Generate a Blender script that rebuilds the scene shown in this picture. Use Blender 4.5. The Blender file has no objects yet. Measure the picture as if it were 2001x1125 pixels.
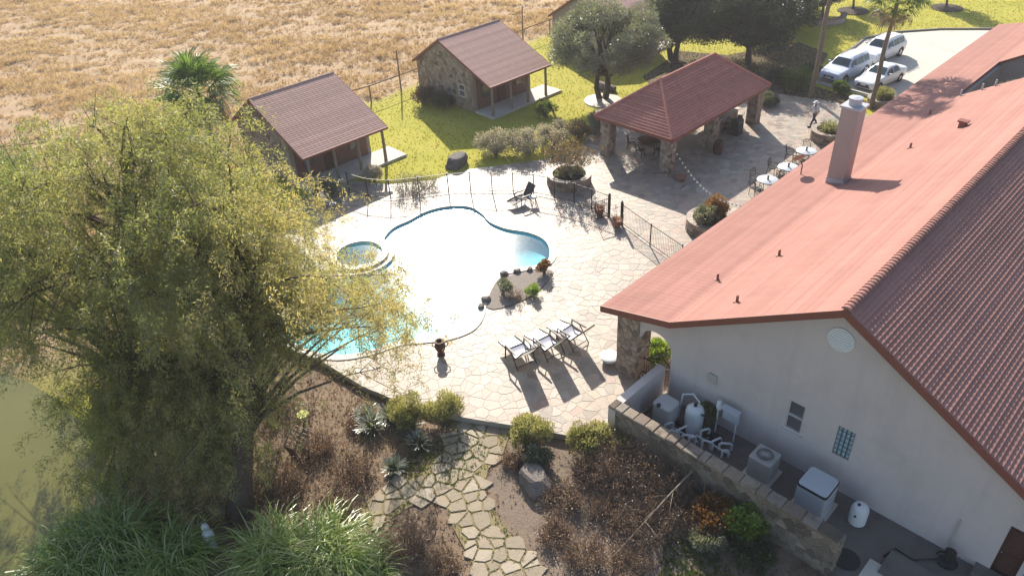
import bpy, bmesh, math, random
import numpy as np
from mathutils import Vector, Matrix

random.seed(7)
RNG = np.random.default_rng(11)
SC = bpy.context.scene
COL = SC.collection

# ------------------------------------------------------------------ camera, sky, sun, exposure
CAM_H, FPX, PITCH, ROLL, PW, PH = 22.0, 1480.0, math.radians(34.9), 0.055, 2001.0, 1125.0
SUN_AZ, SUN_EL = math.radians(-5.6), math.radians(29.0)
_c, _s, _cr, _sr = math.cos(PITCH), math.sin(PITCH), math.cos(ROLL), math.sin(ROLL)


def ray(px, py):
    x = (px - PW / 2) / FPX
    y = (py - PH / 2) / FPX
    x, y = _cr * x - _sr * y, _sr * x + _cr * y
    return Vector((x, _c - _s * y, -_s - _c * y))


def at(px, py, z=0.0):
    """point of the place at height z that the photograph shows at pixel (px, py)"""
    d = ray(px, py)
    t = (z - CAM_H) / d.z
    return Vector((d.x * t, d.y * t, z))


def aty(px, py, Y):
    d = ray(px, py)
    t = Y / d.y
    return Vector((d.x * t, Y, CAM_H + d.z * t))


cam_data = bpy.data.cameras.new('camera')
cam = bpy.data.objects.new('camera', cam_data)
COL.objects.link(cam)
fwd = ray(PW / 2, PH / 2).normalized()
right = (ray(PW / 2 + 100, PH / 2) - ray(PW / 2, PH / 2)).normalized()
up = (ray(PW / 2, PH / 2 - 100) - ray(PW / 2, PH / 2)).normalized()
R = Matrix((right, up, -fwd)).transposed()
cam.matrix_world = Matrix.Translation((0, 0, CAM_H)) @ R.to_4x4()
cam_data.sensor_fit = 'HORIZONTAL'
cam_data.sensor_width = 36.0
cam_data.lens = 36.0 * FPX / PW
cam_data.clip_start = 0.2
cam_data.clip_end = 2000
SC.camera = cam

world = bpy.data.worlds.new('World')
SC.world = world
world.use_nodes = True
nt = world.node_tree
bg = nt.nodes['Background']
sky = nt.nodes.new('ShaderNodeTexSky')
sky.sky_type = 'NISHITA'
sky.sun_disc = False
sky.sun_elevation = SUN_EL
sky.sun_rotation = SUN_AZ
sky.air_density = 1.0
sky.dust_density = 1.2
sky.ozone_density = 1.0
nt.links.new(sky.outputs[0], bg.inputs[0])
bg.inputs[1].default_value = 0.11

sun_vec = Vector((math.sin(SUN_AZ) * math.cos(SUN_EL), math.cos(SUN_AZ) * math.cos(SUN_EL), math.sin(SUN_EL)))
sl = bpy.data.lights.new('sun', 'SUN')
sl.energy = 5.0
sl.angle = math.radians(0.53)
sl.color = (1.0, 0.92, 0.80)
so = bpy.data.objects.new('sun', sl)
COL.objects.link(so)
so.rotation_euler = (-sun_vec).to_track_quat('-Z', 'Y').to_euler()
so.location = (0, 40, 40)

SC.view_settings.view_transform = 'Standard'
SC.view_settings.look = 'None'
SC.view_settings.exposure = 1.0
SC.view_settings.gamma = 1.0
SC.view_settings.use_curve_mapping = False
SC.cycles.max_bounces = 6
SC.cycles.transparent_max_bounces = 12
SC.cycles.diffuse_bounces = 3
SC.cycles.glossy_bounces = 3
SC.cycles.transmission_bounces = 4
SC.cycles.caustics_reflective = False
SC.cycles.caustics_refractive = False

# ------------------------------------------------------------------ frames of the two building axes
YAW = math.radians(46.3)
D1 = Vector((math.sin(YAW), math.cos(YAW), 0))      # along the house ridge
D2 = Vector((-math.cos(YAW), math.sin(YAW), 0))     # across the house, towards the pool
E1 = Vector((.74, .673, 0)).normalized()            # along the row of cottages
E2 = Vector((-.673, .74, 0)).normalized()
ZU = Vector((0, 0, 1))


def hw(u, v, z=0.0):
    return D2 * u + D1 * v + ZU * z


def cw(a, b, z=0.0):
    return E1 * a + E2 * b + ZU * z


# ------------------------------------------------------------------ object helpers
def tag(o, label=None, cat=None, group=None, kind=None):
    if label: o['label'] = label
    if cat: o['category'] = cat
    if group: o['group'] = group
    if kind: o['kind'] = kind
    return o


def empty(name, loc, label, cat, group=None):
    o = bpy.data.objects.new(name, None)
    o.empty_display_size = .2
    COL.objects.link(o)
    o.location = loc
    return tag(o, label, cat, group)


def wloc(o):
    p = Vector((0, 0, 0))
    while o is not None:
        p += Vector(o.location)
        o = o.parent
    return p


def setmat(me, m):
    me.materials.clear()
    if isinstance(m, (list, tuple)):
        for k in m: me.materials.append(k)
    elif m: me.materials.append(m)


def link(name, me, parent=None, loc=None, rot=None, kind=None):
    o = bpy.data.objects.new(name, me)
    COL.objects.link(o)
    if parent is not None: o.parent = parent
    if loc is not None: o.location = loc
    if rot is not None: o.rotation_euler = rot
    if kind: o['kind'] = kind
    return o


class MB:
    """collects shapes given in world coordinates and links them as one mesh"""
    def __init__(s):
        s.v, s.f, s.t, s.m = [], [], [], []
        s.mi = 0

    def add(s, vs, fs, tint=0.5):
        n = len(s.v)
        s.v += [tuple(p) for p in vs]
        s.f += [tuple(i + n for i in f) for f in fs]
        s.m += [s.mi] * len(fs)
        s.t += [tint] * len(vs)
        return s

    def box(s, o, ex, ey, ez, tint=.5):
        """o = centre of the bottom, ex/ey half vectors, ez full height vector"""
        o, ex, ey, ez = Vector(o), Vector(ex), Vector(ey), Vector(ez)
        vs = [o - ex - ey, o + ex - ey, o + ex + ey, o - ex + ey]
        vs += [p + ez for p in vs]
        return s.add(vs, [(3, 2, 1, 0), (4, 5, 6, 7), (0, 1, 5, 4), (1, 2, 6, 5), (2, 3, 7, 6), (3, 0, 4, 7)], tint)

    def bar(s, a, b, w=.05, h=None, tint=.5):
        a, b = Vector(a), Vector(b)
        h = h or w
        d = (b - a)
        x = d.cross(ZU)
        if x.length < 1e-5: x = Vector((1, 0, 0))
        x = x.normalized() * w / 2
        y = x.cross(d).normalized() * h / 2
        vs = [a - x - y, a + x - y, a + x + y, a - x + y]
        vs += [p + d for p in vs]
        return s.add(vs, [(0, 1, 2, 3), (7, 6, 5, 4), (4, 5, 1, 0), (5, 6, 2, 1), (6, 7, 3, 2), (7, 4, 0, 3)], tint)

    def tube(s, pts, rad, n=6, tint=.5, cap=True):
        pts = [Vector(p) for p in pts]
        if not isinstance(rad, (list, tuple)): rad = [rad] * len(pts)
        vs, fs = [], []
        x = None
        for i, p in enumerate(pts):
            d = (pts[min(i + 1, len(pts) - 1)] - pts[max(i - 1, 0)])
            if d.length < 1e-6: d = Vector((0, 0, 1))
            d.normalize()
            if x is None:
                x = d.orthogonal().normalized()
            else:
                x = x - d * x.dot(d)
                x = x.normalized() if x.length > 1e-6 else d.orthogonal().normalized()
            y = d.cross(x)
            for k in range(n):
                a = 2 * math.pi * k / n
                vs.append(p + (x * math.cos(a) + y * math.sin(a)) * rad[i])
        for i in range(len(pts) - 1):
            for k in range(n):
                k2 = (k + 1) % n
                fs.append((i * n + k, i * n + k2, (i + 1) * n + k2, (i + 1) * n + k))
        if cap:
            fs.append(tuple(range(n - 1, -1, -1)))
            fs.append(tuple((len(pts) - 1) * n + k for k in range(n)))
        return s.add(vs, fs, tint)

    def lathe(s, o, prof, n=20, tint=.5):
        """prof = [(r, z)...] revolved about the vertical through o"""
        o = Vector(o)
        vs, fs = [], []
        for r, z in prof:
            for k in range(n):
                a = 2 * math.pi * k / n
                vs.append(o + Vector((r * math.cos(a), r * math.sin(a), z)))
        for i in range(len(prof) - 1):
            for k in range(n):
                k2 = (k + 1) % n
                fs.append((i * n + k, i * n + k2, (i + 1) * n + k2, (i + 1) * n + k))
        if prof[0][0] > 1e-4: fs.append(tuple(range(n - 1, -1, -1)))
        if prof[-1][0] > 1e-4: fs.append(tuple((len(prof) - 1) * n + k for k in range(n)))
        return s.add(vs, fs, tint)

    def prism(s, poly, ext, tint=.5):
        """planar polygon (world points) swept by ext"""
        poly = [Vector(p) for p in poly]
        ext = Vector(ext)
        n = len(poly)
        vs = poly + [p + ext for p in poly]
        fs = [tuple(range(n - 1, -1, -1)), tuple(range(n, 2 * n))]
        fs += [(i, (i + 1) % n, n + (i + 1) % n, n + i) for i in range(n)]
        return s.add(vs, fs, tint)

    def mesh(s, name, m, smooth=False, off=None):
        off = Vector(off) if off is not None else Vector((0, 0, 0))
        me = bpy.data.meshes.new(name)
        me.from_pydata([(p[0] - off.x, p[1] - off.y, p[2] - off.z) for p in s.v], [], s.f)
        a = me.attributes.new('tint', 'FLOAT', 'POINT')
        a.data.foreach_set('value', np.array(s.t, dtype=np.float32))
        setmat(me, m)
        if isinstance(m, (list, tuple)):
            me.polygons.foreach_set('material_index', np.array(s.m, dtype=np.int32))
        bm = bmesh.new()
        bm.from_mesh(me)
        bmesh.ops.recalc_face_normals(bm, faces=bm.faces)
        bm.to_mesh(me)
        bm.free()
        if smooth:
            me.polygons.foreach_set('use_smooth', np.ones(len(me.polygons), dtype=bool))
            if smooth != 'all':
                me.set_sharp_from_angle(angle=math.radians(38))
        return me

    def build(s, name, m, parent=None, smooth=False, kind=None):
        base = wloc(parent) if parent is not None else None
        if base is None and s.v:
            a = np.array(s.v)
            base = Vector(((a[:, 0].min() + a[:, 0].max()) / 2, (a[:, 1].min() + a[:, 1].max()) / 2, a[:, 2].min()))
            return link(name, s.mesh(name, m, smooth, base), None, base, None, kind)
        return link(name, s.mesh(name, m, smooth, base), parent, None, None, kind)


def quads_mesh(name, V, tint, m):
    """V (N,4,3) world quads -> mesh, origin at the mean of their base"""
    N = len(V)
    me = bpy.data.meshes.new(name)
    me.vertices.add(4 * N)
    me.vertices.foreach_set('co', V.reshape(-1).astype(np.float32))
    me.loops.add(4 * N)
    me.loops.foreach_set('vertex_index', np.arange(4 * N, dtype=np.int32))
    me.polygons.add(N)
    me.polygons.foreach_set('loop_start', np.arange(0, 4 * N, 4, dtype=np.int32))
    me.polygons.foreach_set('loop_total', np.full(N, 4, dtype=np.int32))
    me.update(calc_edges=True)
    a = me.attributes.new('tint', 'FLOAT', 'POINT')
    a.data.foreach_set('value', np.repeat(tint, 4).astype(np.float32))
    setmat(me, m)
    return me


def leaf_quads(P, D, L, W, rng=RNG):
    """diamond leaves at P along unit D"""
    N = len(P)
    r = rng.normal(size=(N, 3))
    S = np.cross(D, r)
    S /= np.linalg.norm(S, axis=1, keepdims=True) + 1e-9
    L = np.broadcast_to(L, (N,))[:, None]
    W = np.broadcast_to(W, (N,))[:, None]
    V = np.empty((N, 4, 3))
    V[:, 0] = P
    V[:, 1] = P + D * L * .45 + S * W * .5
    V[:, 2] = P + D * L
    V[:, 3] = P + D * L * .45 - S * W * .5
    return V


def unit(A):
    return A / (np.linalg.norm(A, axis=-1, keepdims=True) + 1e-9)


def inpoly(X, Y, poly):
    """vectorised point in polygon"""
    X = np.asarray(X, float)
    Y = np.asarray(Y, float)
    res = np.zeros(X.shape, bool)
    n = len(poly)
    for i in range(n):
        x1, y1 = poly[i][0], poly[i][1]
        x2, y2 = poly[(i + 1) % n][0], poly[(i + 1) % n][1]
        c = ((y1 > Y) != (y2 > Y)) & (X < (x2 - x1) * (Y - y1) / ((y2 - y1) if abs(y2 - y1) > 1e-9 else 1e-9) + x1)
        res ^= c
    return res


def inp(x, y, poly):
    """one point in polygon, quick"""
    r = False
    x1, y1 = poly[-1][0], poly[-1][1]
    for q in poly:
        x2, y2 = q[0], q[1]
        if (y1 > y) != (y2 > y) and x < (x2 - x1) * (y - y1) / (y2 - y1) + x1: r = not r
        x1, y1 = x2, y2
    return r


def polydist(X, Y, poly, closed=True):
    X = np.asarray(X, float)
    Y = np.asarray(Y, float)
    d = np.full(X.shape, 1e9)
    n = len(poly)
    for i in range(n if closed else n - 1):
        ax, ay = poly[i][0], poly[i][1]
        bx, by = poly[(i + 1) % n][0], poly[(i + 1) % n][1]
        l2 = (bx - ax) ** 2 + (by - ay) ** 2 + 1e-12
        t = np.clip(((X - ax) * (bx - ax) + (Y - ay) * (by - ay)) / l2, 0, 1)
        d = np.minimum(d, np.hypot(X - ax - t * (bx - ax), Y - ay - t * (by - ay)))
    return d


def smoothcurve(pts, k=4):
    """closed Catmull-Rom through 2-D points"""
    out = []
    n = len(pts)
    for i in range(n):
        p0, p1, p2, p3 = [np.array(pts[(i + j - 1) % n][:2], float) for j in range(4)]
        for q in range(k):
            t = q / k
            out.append(tuple(.5 * ((2 * p1) + (-p0 + p2) * t + (2 * p0 - 5 * p1 + 4 * p2 - p3) * t * t + (-p0 + 3 * p1 - 3 * p2 + p3) * t ** 3)))
    return out


def voronoi(x0, x1, y0, y1, size, gap, keep=None, jit=.42, rng=RNG, aspect=1.0):
    """irregular convex stones: list of polygons, each already shrunk by half a joint"""
    sx, sy = size * aspect, size / aspect
    nx, ny = int((x1 - x0) / sx) + 3, int((y1 - y0) / sy) + 3
    pts = {}
    for i in range(nx):
        for j in range(ny):
            pts[i, j] = (x0 + (i - 1 + .5 * (j % 2) + rng.uniform(-jit, jit)) * sx, y0 + (j - 1 + rng.uniform(-jit, jit)) * sy)
    out = []
    for (i, j), p in pts.items():
        if keep is not None and not keep(p[0], p[1]): continue
        if not (x0 - sx <= p[0] <= x1 + sx and y0 - sy <= p[1] <= y1 + sy): continue
        poly = [(p[0] - 2 * sx, p[1] - 2 * sy), (p[0] + 2 * sx, p[1] - 2 * sy), (p[0] + 2 * sx, p[1] + 2 * sy), (p[0] - 2 * sx, p[1] + 2 * sy)]
        for di in (-2, -1, 0, 1, 2):
            for dj in (-2, -1, 0, 1, 2):
                if di == 0 and dj == 0: continue
                q = pts.get((i + di, j + dj))
                if q is None: continue
                nxv, nyv = q[0] - p[0], q[1] - p[1]
                L = math.hypot(nxv, nyv)
                nxv /= L
                nyv /= L
                c = nxv * (p[0] + q[0]) / 2 + nyv * (p[1] + q[1]) / 2 - gap / 2
                new = []
                for a in range(len(poly)):
                    A, B = poly[a], poly[(a + 1) % len(poly)]
                    da, db = nxv * A[0] + nyv * A[1] - c, nxv * B[0] + nyv * B[1] - c
                    if da <= 0: new.append(A)
                    if (da < 0 < db) or (db < 0 < da):
                        t = da / (da - db)
                        new.append((A[0] + t * (B[0] - A[0]), A[1] + t * (B[1] - A[1])))
                poly = new
                if len(poly) < 3: break
            if len(poly) < 3: break
        if len(poly) >= 3: out.append(poly)
    return out


def cliprect(poly, x0, x1, y0, y1):
    for ax, lim, sg in ((0, x0, -1), (0, x1, 1), (1, y0, -1), (1, y1, 1)):
        new = []
        for a in range(len(poly)):
            A, B = poly[a], poly[(a + 1) % len(poly)]
            da, db = sg * (A[ax] - lim), sg * (B[ax] - lim)
            if da <= 0: new.append(A)
            if (da < 0 < db) or (db < 0 < da):
                t = da / (da - db)
                new.append((A[0] + t * (B[0] - A[0]), A[1] + t * (B[1] - A[1])))
        poly = new
        if len(poly) < 3: return []
    return poly


def clipconvex(poly, hull):
    """clip by a convex polygon given counter-clockwise"""
    n = len(hull)
    for i in range(n):
        ax, ay = hull[i]
        bx, by = hull[(i + 1) % n]
        new = []
        for a in range(len(poly)):
            A, B = poly[a], poly[(a + 1) % len(poly)]
            da = -((bx - ax) * (A[1] - ay) - (by - ay) * (A[0] - ax))
            db = -((bx - ax) * (B[1] - ay) - (by - ay) * (B[0] - ax))
            if da <= 0: new.append(A)
            if (da < 0 < db) or (db < 0 < da):
                t = da / (da - db)
                new.append((A[0] + t * (B[0] - A[0]), A[1] + t * (B[1] - A[1])))
        poly = new
        if len(poly) < 3: return []
    return poly


def area(poly):
    return abs(sum(poly[i][0] * poly[(i + 1) % len(poly)][1] - poly[(i + 1) % len(poly)][0] * poly[i][1] for i in range(len(poly)))) / 2


def stone(mb, poly, o, ex, ey, ez, thick, bev=.015, tint=.5):
    """polygon in the plane (ex, ey) at o, rising thick along ez, with a chipped upper edge"""
    n = len(poly)
    cx = sum(p[0] for p in poly) / n
    cy = sum(p[1] for p in poly) / n
    r = max(.05, math.sqrt(area(poly)) / 2)
    k = max(0.5, 1 - bev / r)
    ring = lambda f, h: [o + ex * (cx + (p[0] - cx) * f) + ey * (cy + (p[1] - cy) * f) + ez * h for p in poly]
    vs = ring(1, -.02) + ring(1, thick - bev * .7) + ring(k, thick)
    fs = []
    for lv in range(2):
        for i in range(n):
            j = (i + 1) % n
            fs.append((lv * n + i, lv * n + j, (lv + 1) * n + j, (lv + 1) * n + i))
    fs.append(tuple(2 * n + i for i in range(n)))
    mb.add(vs, fs, tint)


def cut(ob, boxes):
    """cut box openings (MB) out of a wall object"""
    for b in boxes:
        c = b.build('cutter', None)
        md = ob.modifiers.new('cut', 'BOOLEAN')
        md.operation = 'DIFFERENCE'
        md.solver = 'EXACT'
        md.object = c
        bpy.context.view_layer.update()
        dg = bpy.context.evaluated_depsgraph_get()
        me = bpy.data.meshes.new_from_object(ob.evaluated_get(dg))
        ob.modifiers.clear()
        ob.data = me
        bpy.data.objects.remove(c)

# ------------------------------------------------------------------ materials
def new_mat(name):
    m = bpy.data.materials.new(name)
    m.use_nodes = True
    nt = m.node_tree
    return m, nt, nt.nodes['Principled BSDF']


def ramp(nt, cols, fac):
    r = nt.nodes.new('ShaderNodeValToRGB')
    cr = r.color_ramp
    n = len(cols)
    while len(cr.elements) < n: cr.elements.new(.5)
    for i, c in enumerate(cols):
        cr.elements[i].position = i / (n - 1)
        cr.elements[i].color = (*c, 1)
    nt.links.new(fac, r.inputs[0])
    return r.outputs[0]


def noise(nt, scale, detail=4, rough=.6, coord='Object', vec=None):
    n = nt.nodes.new('ShaderNodeTexNoise')
    n.inputs['Scale'].default_value = scale
    n.inputs['Detail'].default_value = detail
    n.inputs['Roughness'].default_value = rough
    if vec is None:
        tc = nt.nodes.new('ShaderNodeNewGeometry')
        vec = tc.outputs['Position']
    nt.links.new(vec, n.inputs['Vector'])
    return n.outputs['Fac']


def mixc(nt, fac, a, b, mode='MIX'):
    m = nt.nodes.new('ShaderNodeMix')
    m.data_type = 'RGBA'
    m.blend_type = mode
    for sock, val in ((m.inputs[0], fac), (m.inputs[6], a), (m.inputs[7], b)):
        if hasattr(val, 'is_linked') or hasattr(val, 'links'):
            nt.links.new(val, sock)
        elif isinstance(val, (int, float)):
            sock.default_value = val
        else:
            sock.default_value = (*val, 1)
    return m.outputs[2]


def attr(nt, name='tint'):
    a = nt.nodes.new('ShaderNodeAttribute')
    a.attribute_name = name
    return a


def bumped(nt, b, height, strength=.3, dist=.02):
    bn = nt.nodes.new('ShaderNodeBump')
    bn.inputs['Strength'].default_value = strength
    bn.inputs['Distance'].default_value = dist
    nt.links.new(height, bn.inputs['Height'])
    nt.links.new(bn.outputs[0], b.inputs['Normal'])


def mat(name, cols, rough=.8, nscale=2.5, var=.25, fine=25, bump=.25, bdist=.02, tint=False, spec=.3, metal=0.0, dirt=None, dscale=.6, each=0.0, streak=None):
    """base colour (or ramp by the tint attribute) with mottling, fine grain and relief"""
    m, nt, b = new_mat(name)
    if not isinstance(cols[0], (tuple, list)): cols = [cols]
    if len(cols) > 1:
        if tint:
            c = ramp(nt, cols, attr(nt).outputs['Fac'])
        else:
            c = ramp(nt, cols, noise(nt, nscale, 5))
    else:
        rgb = nt.nodes.new('ShaderNodeRGB')
        rgb.outputs[0].default_value = (*cols[0], 1)
        c = rgb.outputs[0]
    if var > 0:
        n1 = noise(nt, nscale * 1.7, 6, .65)
        g = ramp(nt, [(1 - var,) * 3, (1 + var * .6,) * 3], n1)
        c = mixc(nt, 1.0, c, g, 'MULTIPLY')
        n2 = noise(nt, fine, 3, .7)
        g2 = ramp(nt, [(1 - var * .9,) * 3, (1 + var * .5,) * 3], n2)
        c = mixc(nt, 1.0, c, g2, 'MULTIPLY')
    if dirt:
        n3 = noise(nt, dscale, 6, .7)
        cr = nt.nodes.new('ShaderNodeMapRange')
        cr.inputs[1].default_value = .52
        cr.inputs[2].default_value = .72
        nt.links.new(n3, cr.inputs[0])
        c = mixc(nt, cr.outputs[0], c, dirt)
    if each > 0:
        # every piece, and every tile along it, a little lighter or darker than the next
        oi = nt.nodes.new('ShaderNodeObjectInfo')
        c = mixc(nt, 1.0, c, ramp(nt, [(1 - each,) * 3, (1 + each * .8,) * 3], oi.outputs['Random']), 'MULTIPLY')
        c = mixc(nt, 1.0, c, ramp(nt, [(1 - each * .6,) * 3, (1 + each * .3,) * 3], attr(nt).outputs['Fac']), 'MULTIPLY')
    if streak:
        mp = nt.nodes.new('ShaderNodeMapping')
        mp.inputs['Scale'].default_value = (1.6, 1.6, .12)
        ge = nt.nodes.new('ShaderNodeNewGeometry')
        nt.links.new(ge.outputs['Position'], mp.inputs['Vector'])
        n4 = noise(nt, 1.3, 6, .7, vec=mp.outputs[0])
        mr = nt.nodes.new('ShaderNodeMapRange')
        mr.inputs[1].default_value = .5
        mr.inputs[2].default_value = .8
        nt.links.new(n4, mr.inputs[0])
        c = mixc(nt, mr.outputs[0], c, streak)
    nt.links.new(c, b.inputs['Base Color'])
    b.inputs['Roughness'].default_value = rough
    b.inputs['Specular IOR Level'].default_value = spec
    b.inputs['Metallic'].default_value = metal
    if bump > 0:
        bumped(nt, b, noise(nt, fine, 4, .6), bump, bdist)
    return m


def leafmat(name, cols, trans=.45, rough=.5, gloss=.06):
    m, nt, b = new_mat(name)
    c = ramp(nt, cols, attr(nt).outputs['Fac'])
    nt.nodes.remove(b)
    d = nt.nodes.new('ShaderNodeBsdfDiffuse')
    t = nt.nodes.new('ShaderNodeBsdfTranslucent')
    g = nt.nodes.new('ShaderNodeBsdfGlossy')
    g.inputs['Roughness'].default_value = rough
    nt.links.new(c, d.inputs[0])
    tc = mixc(nt, 1.0, c, (1.25, 1.15, .7), 'MULTIPLY')
    nt.links.new(tc, t.inputs[0])
    m1 = nt.nodes.new('ShaderNodeMixShader')
    m1.inputs[0].default_value = trans
    nt.links.new(d.outputs[0], m1.inputs[1])
    nt.links.new(t.outputs[0], m1.inputs[2])
    m2 = nt.nodes.new('ShaderNodeMixShader')
    m2.inputs[0].default_value = gloss
    nt.links.new(m1.outputs[0], m2.inputs[1])
    nt.links.new(g.outputs[0], m2.inputs[2])
    nt.links.new(m2.outputs[0], nt.nodes['Material Output'].inputs[0])
    return m


MT = {}
MT['tile'] = mat('roof_tile', [(.37, .194, .162)], .9, .35, .2, 14, .2, .01, spec=.06, dirt=(.30, .16, .135), dscale=.5, each=.10)
MT['tile2'] = mat('pavilion_tile', [(.42, .155, .115), (.58, .25, .185)], .8, 1.6, .26, 7, .2, .01, each=.14)
MT['shingle'] = mat('cottage_shingle', [(.34, .20, .16), (.50, .31, .255), (.42, .25, .205)], .9, 5, .25, 16, .3, .015, each=.14)
MT['fascia'] = mat('fascia_board', (.24, .085, .06), .6, 1.5, .15, 20, .1)
MT['stucco'] = mat('cream_stucco', (.60, .53, .50), .9, .5, .12, 40, .25, .01, dirt=(.50, .44, .41), dscale=.45, streak=(.49, .435, .41))
MT['stone'] = mat('rubble_stone', [(.16, .12, .09), (.33, .26, .19), (.45, .37, .28), (.28, .20, .15), (.40, .34, .29)], .85, 3, .3, 22, .5, .03, tint=True)
MT['yardstone'] = mat('yard_wall_stone', [(.12, .10, .08), (.25, .205, .155), (.34, .28, .215), (.20, .155, .125), (.30, .26, .22)], .9, 3, .35, 22, .6, .03, tint=True, dirt=(.09, .08, .06), dscale=1.2)
MT['mortar'] = mat('mortar', (.30, .26, .21), .95, 4, .2, 40, .4)
MT['flag'] = mat('flagstone', [(.22, .17, .135), (.38, .315, .24), (.37, .235, .185), (.44, .375, .30), (.28, .235, .195), (.42, .325, .235), (.35, .285, .23)], .53, 1.1, .36, 13, .4, .02, tint=True, spec=.4, dirt=(.24, .19, .155), dscale=.9)
MT['pathflag'] = mat('path_flagstone', [(.27, .22, .155), (.37, .31, .23), (.32, .255, .18), (.43, .365, .28)], .8, 3, .28, 18, .45, .03, tint=True)
MT['grout'] = mat('sandy_grout', (.43, .38, .31), .6, 1.4, .3, 20, .4, .02)
MT['coping'] = mat('pool_coping', [(.50, .45, .37), (.58, .54, .46)], .5, 2, .15, 25, .2, tint=True)
MT['plaster'] = mat('pool_plaster', (.30, .62, .70), .7, .6, .08, 12, 0)
MT['concrete'] = mat('pale_concrete', (.55, .51, .44), .8, .4, .14, 14, .25, .01, dirt=(.42, .38, .33), dscale=.3)
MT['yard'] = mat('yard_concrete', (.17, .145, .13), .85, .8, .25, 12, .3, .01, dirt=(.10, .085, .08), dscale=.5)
MT['wood'] = mat('weathered_wood', (.22, .15, .10), .8, 3, .3, 30, .3)
MT['iron'] = mat('black_iron', (.02, .018, .018), .5, 3, .2, 30, .1)
MT['white'] = mat('white_paint', (.72, .72, .70), .5, 1, .06, 20, .05)
MT['pvc'] = mat('white_pvc', (.70, .70, .70), .35, 1, .05, 20, 0, spec=.5)
MT['tank'] = mat('grey_plastic', (.48, .47, .45), .5, 1, .08, 20, .05)
MT['acbeige'] = mat('beige_metal', (.46, .43, .39), .5, 1, .08, 20, .05)
MT['acgrey'] = mat('pale_grey_metal', (.50, .52, .55), .4, 1, .07, 20, .05)
MT['dark'] = mat('dark_metal', (.03, .03, .032), .5, 2, .2, 20, .1)
MT['darkwood'] = mat('dark_red_wood', (.10, .045, .035), .7, 3, .25, 25, .2)
MT['brick'] = mat('reddish_timber_wall', (.20, .105, .08), .85, 3, .25, 20, .3)
MT['terracotta'] = mat('terracotta', (.30, .13, .08), .75, 3, .2, 20, .2)
MT['soil'] = mat('soil', (.06, .042, .03), .95, 3, .4, 20, .6, .05)
MT['bark'] = mat('bark', [(.07, .05, .04), (.14, .105, .08)], .95, 4, .35, 12, .7, .05)
MT['palebark'] = mat('pale_bark', [(.20, .16, .12), (.33, .28, .22)], .9, 3, .3, 10, .6, .04)
MT['palmbark'] = mat('palm_bark', [(.16, .12, .09), (.28, .22, .16)], .95, 6, .35, 16, .8, .05)
MT['twig'] = mat('twig', [(.16, .11, .08), (.32, .24, .175)], .95, 5, .3, 20, 0)
MT['chim'] = mat('chimney_render', (.37, .305, .28), .85, .8, .12, 30, .2)
MT['lead'] = mat('grey_flashing', (.42, .42, .46), .45, 1, .1, 20, .1)
MT['carpaint'] = mat('white_car_paint', (.74, .75, .77), .25, 1, .02, 10, 0, spec=.6)
MT['silverpaint'] = mat('shade_blued_silver_paint', (.56, .61, .70), .28, 1, .02, 10, 0, spec=.6)  # blue cast of the shaded front is put into the whole paint
MT['rubber'] = mat('tyre_rubber', (.02, .02, .02), .9, 5, .2, 30, .1)
MT['rim'] = mat('wheel_alloy', (.45, .45, .46), .35, 3, .1, 20, 0, metal=.7)
MT['lampglass'] = mat('lamp_lens', (.55, .57, .60), .15, 3, .05, 20, 0, spec=.7)
MT['tail'] = mat('tail_lens', (.35, .02, .02), .2, 3, .05, 20, 0, spec=.7)
MT['skin'] = mat('skin', (.33, .19, .13), .6, 3, .1, 30, 0)
MT['shirt'] = mat('white_shirt_cloth', (.62, .62, .64), .9, 4, .12, 40, .2)
MT['jeans'] = mat('dark_trouser_cloth', (.045, .05, .075), .95, 4, .2, 40, .2)
MT['sling'] = leafmat('glare_whitened_sling', [(.40, .42, .58), (.40, .42, .58)], .42, .42, .2)  # bright sun glare on the loungers is put into this pale colour
MT['darksling'] = mat('dark_sling_fabric', (.07, .06, .065), .6, 5, .15, 60, .1)
MT['frame'] = mat('bronze_frame', (.045, .034, .03), .5, 3, .2, 30, .05)
MT['rock'] = mat('grey_rock', [(.10, .09, .085), (.22, .20, .18)], .9, 3, .35, 12, .8, .06)
MT['palerock'] = mat('pale_rock', [(.16, .135, .12), (.28, .24, .21)], .9, 2.5, .3, 12, .8, .06)
MT['yellow'] = mat('pale_yellow_paint', (.78, .76, .22), .6, 3, .12, 20, .1)
MT['bulb'] = mat('bulb_glass', (.8, .8, .78), .2, 3, .05, 20, 0, spec=.6)
MT['gblock'] = mat('glass_block', (.27, .39, .43), .15, 8, .25, 30, .25, .01, spec=.8)
MT['kerb'] = mat('kerb_concrete', (.22, .20, .18), .9, 1.5, .2, 20, .3)


def glassmat(name, col=(.02, .025, .03), rough=.05):
    m, nt, b = new_mat(name)
    n = noise(nt, .7, 2)
    nt.links.new(ramp(nt, [tuple(c * .6 for c in col), tuple(c * 1.6 for c in col)], n), b.inputs['Base Color'])
    b.inputs['Roughness'].default_value = rough
    b.inputs['Specular IOR Level'].default_value = .8
    return m


MT['glass'] = glassmat('window_glass', (.10, .10, .11), .08)
MT['carglass'] = glassmat('car_glass', (.03, .05, .055), .08)
MT['tableglass'] = mat('frosted_table_glass', (.52, .55, .58), .25, 2, .05, 20, 0, spec=.7)

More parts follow.
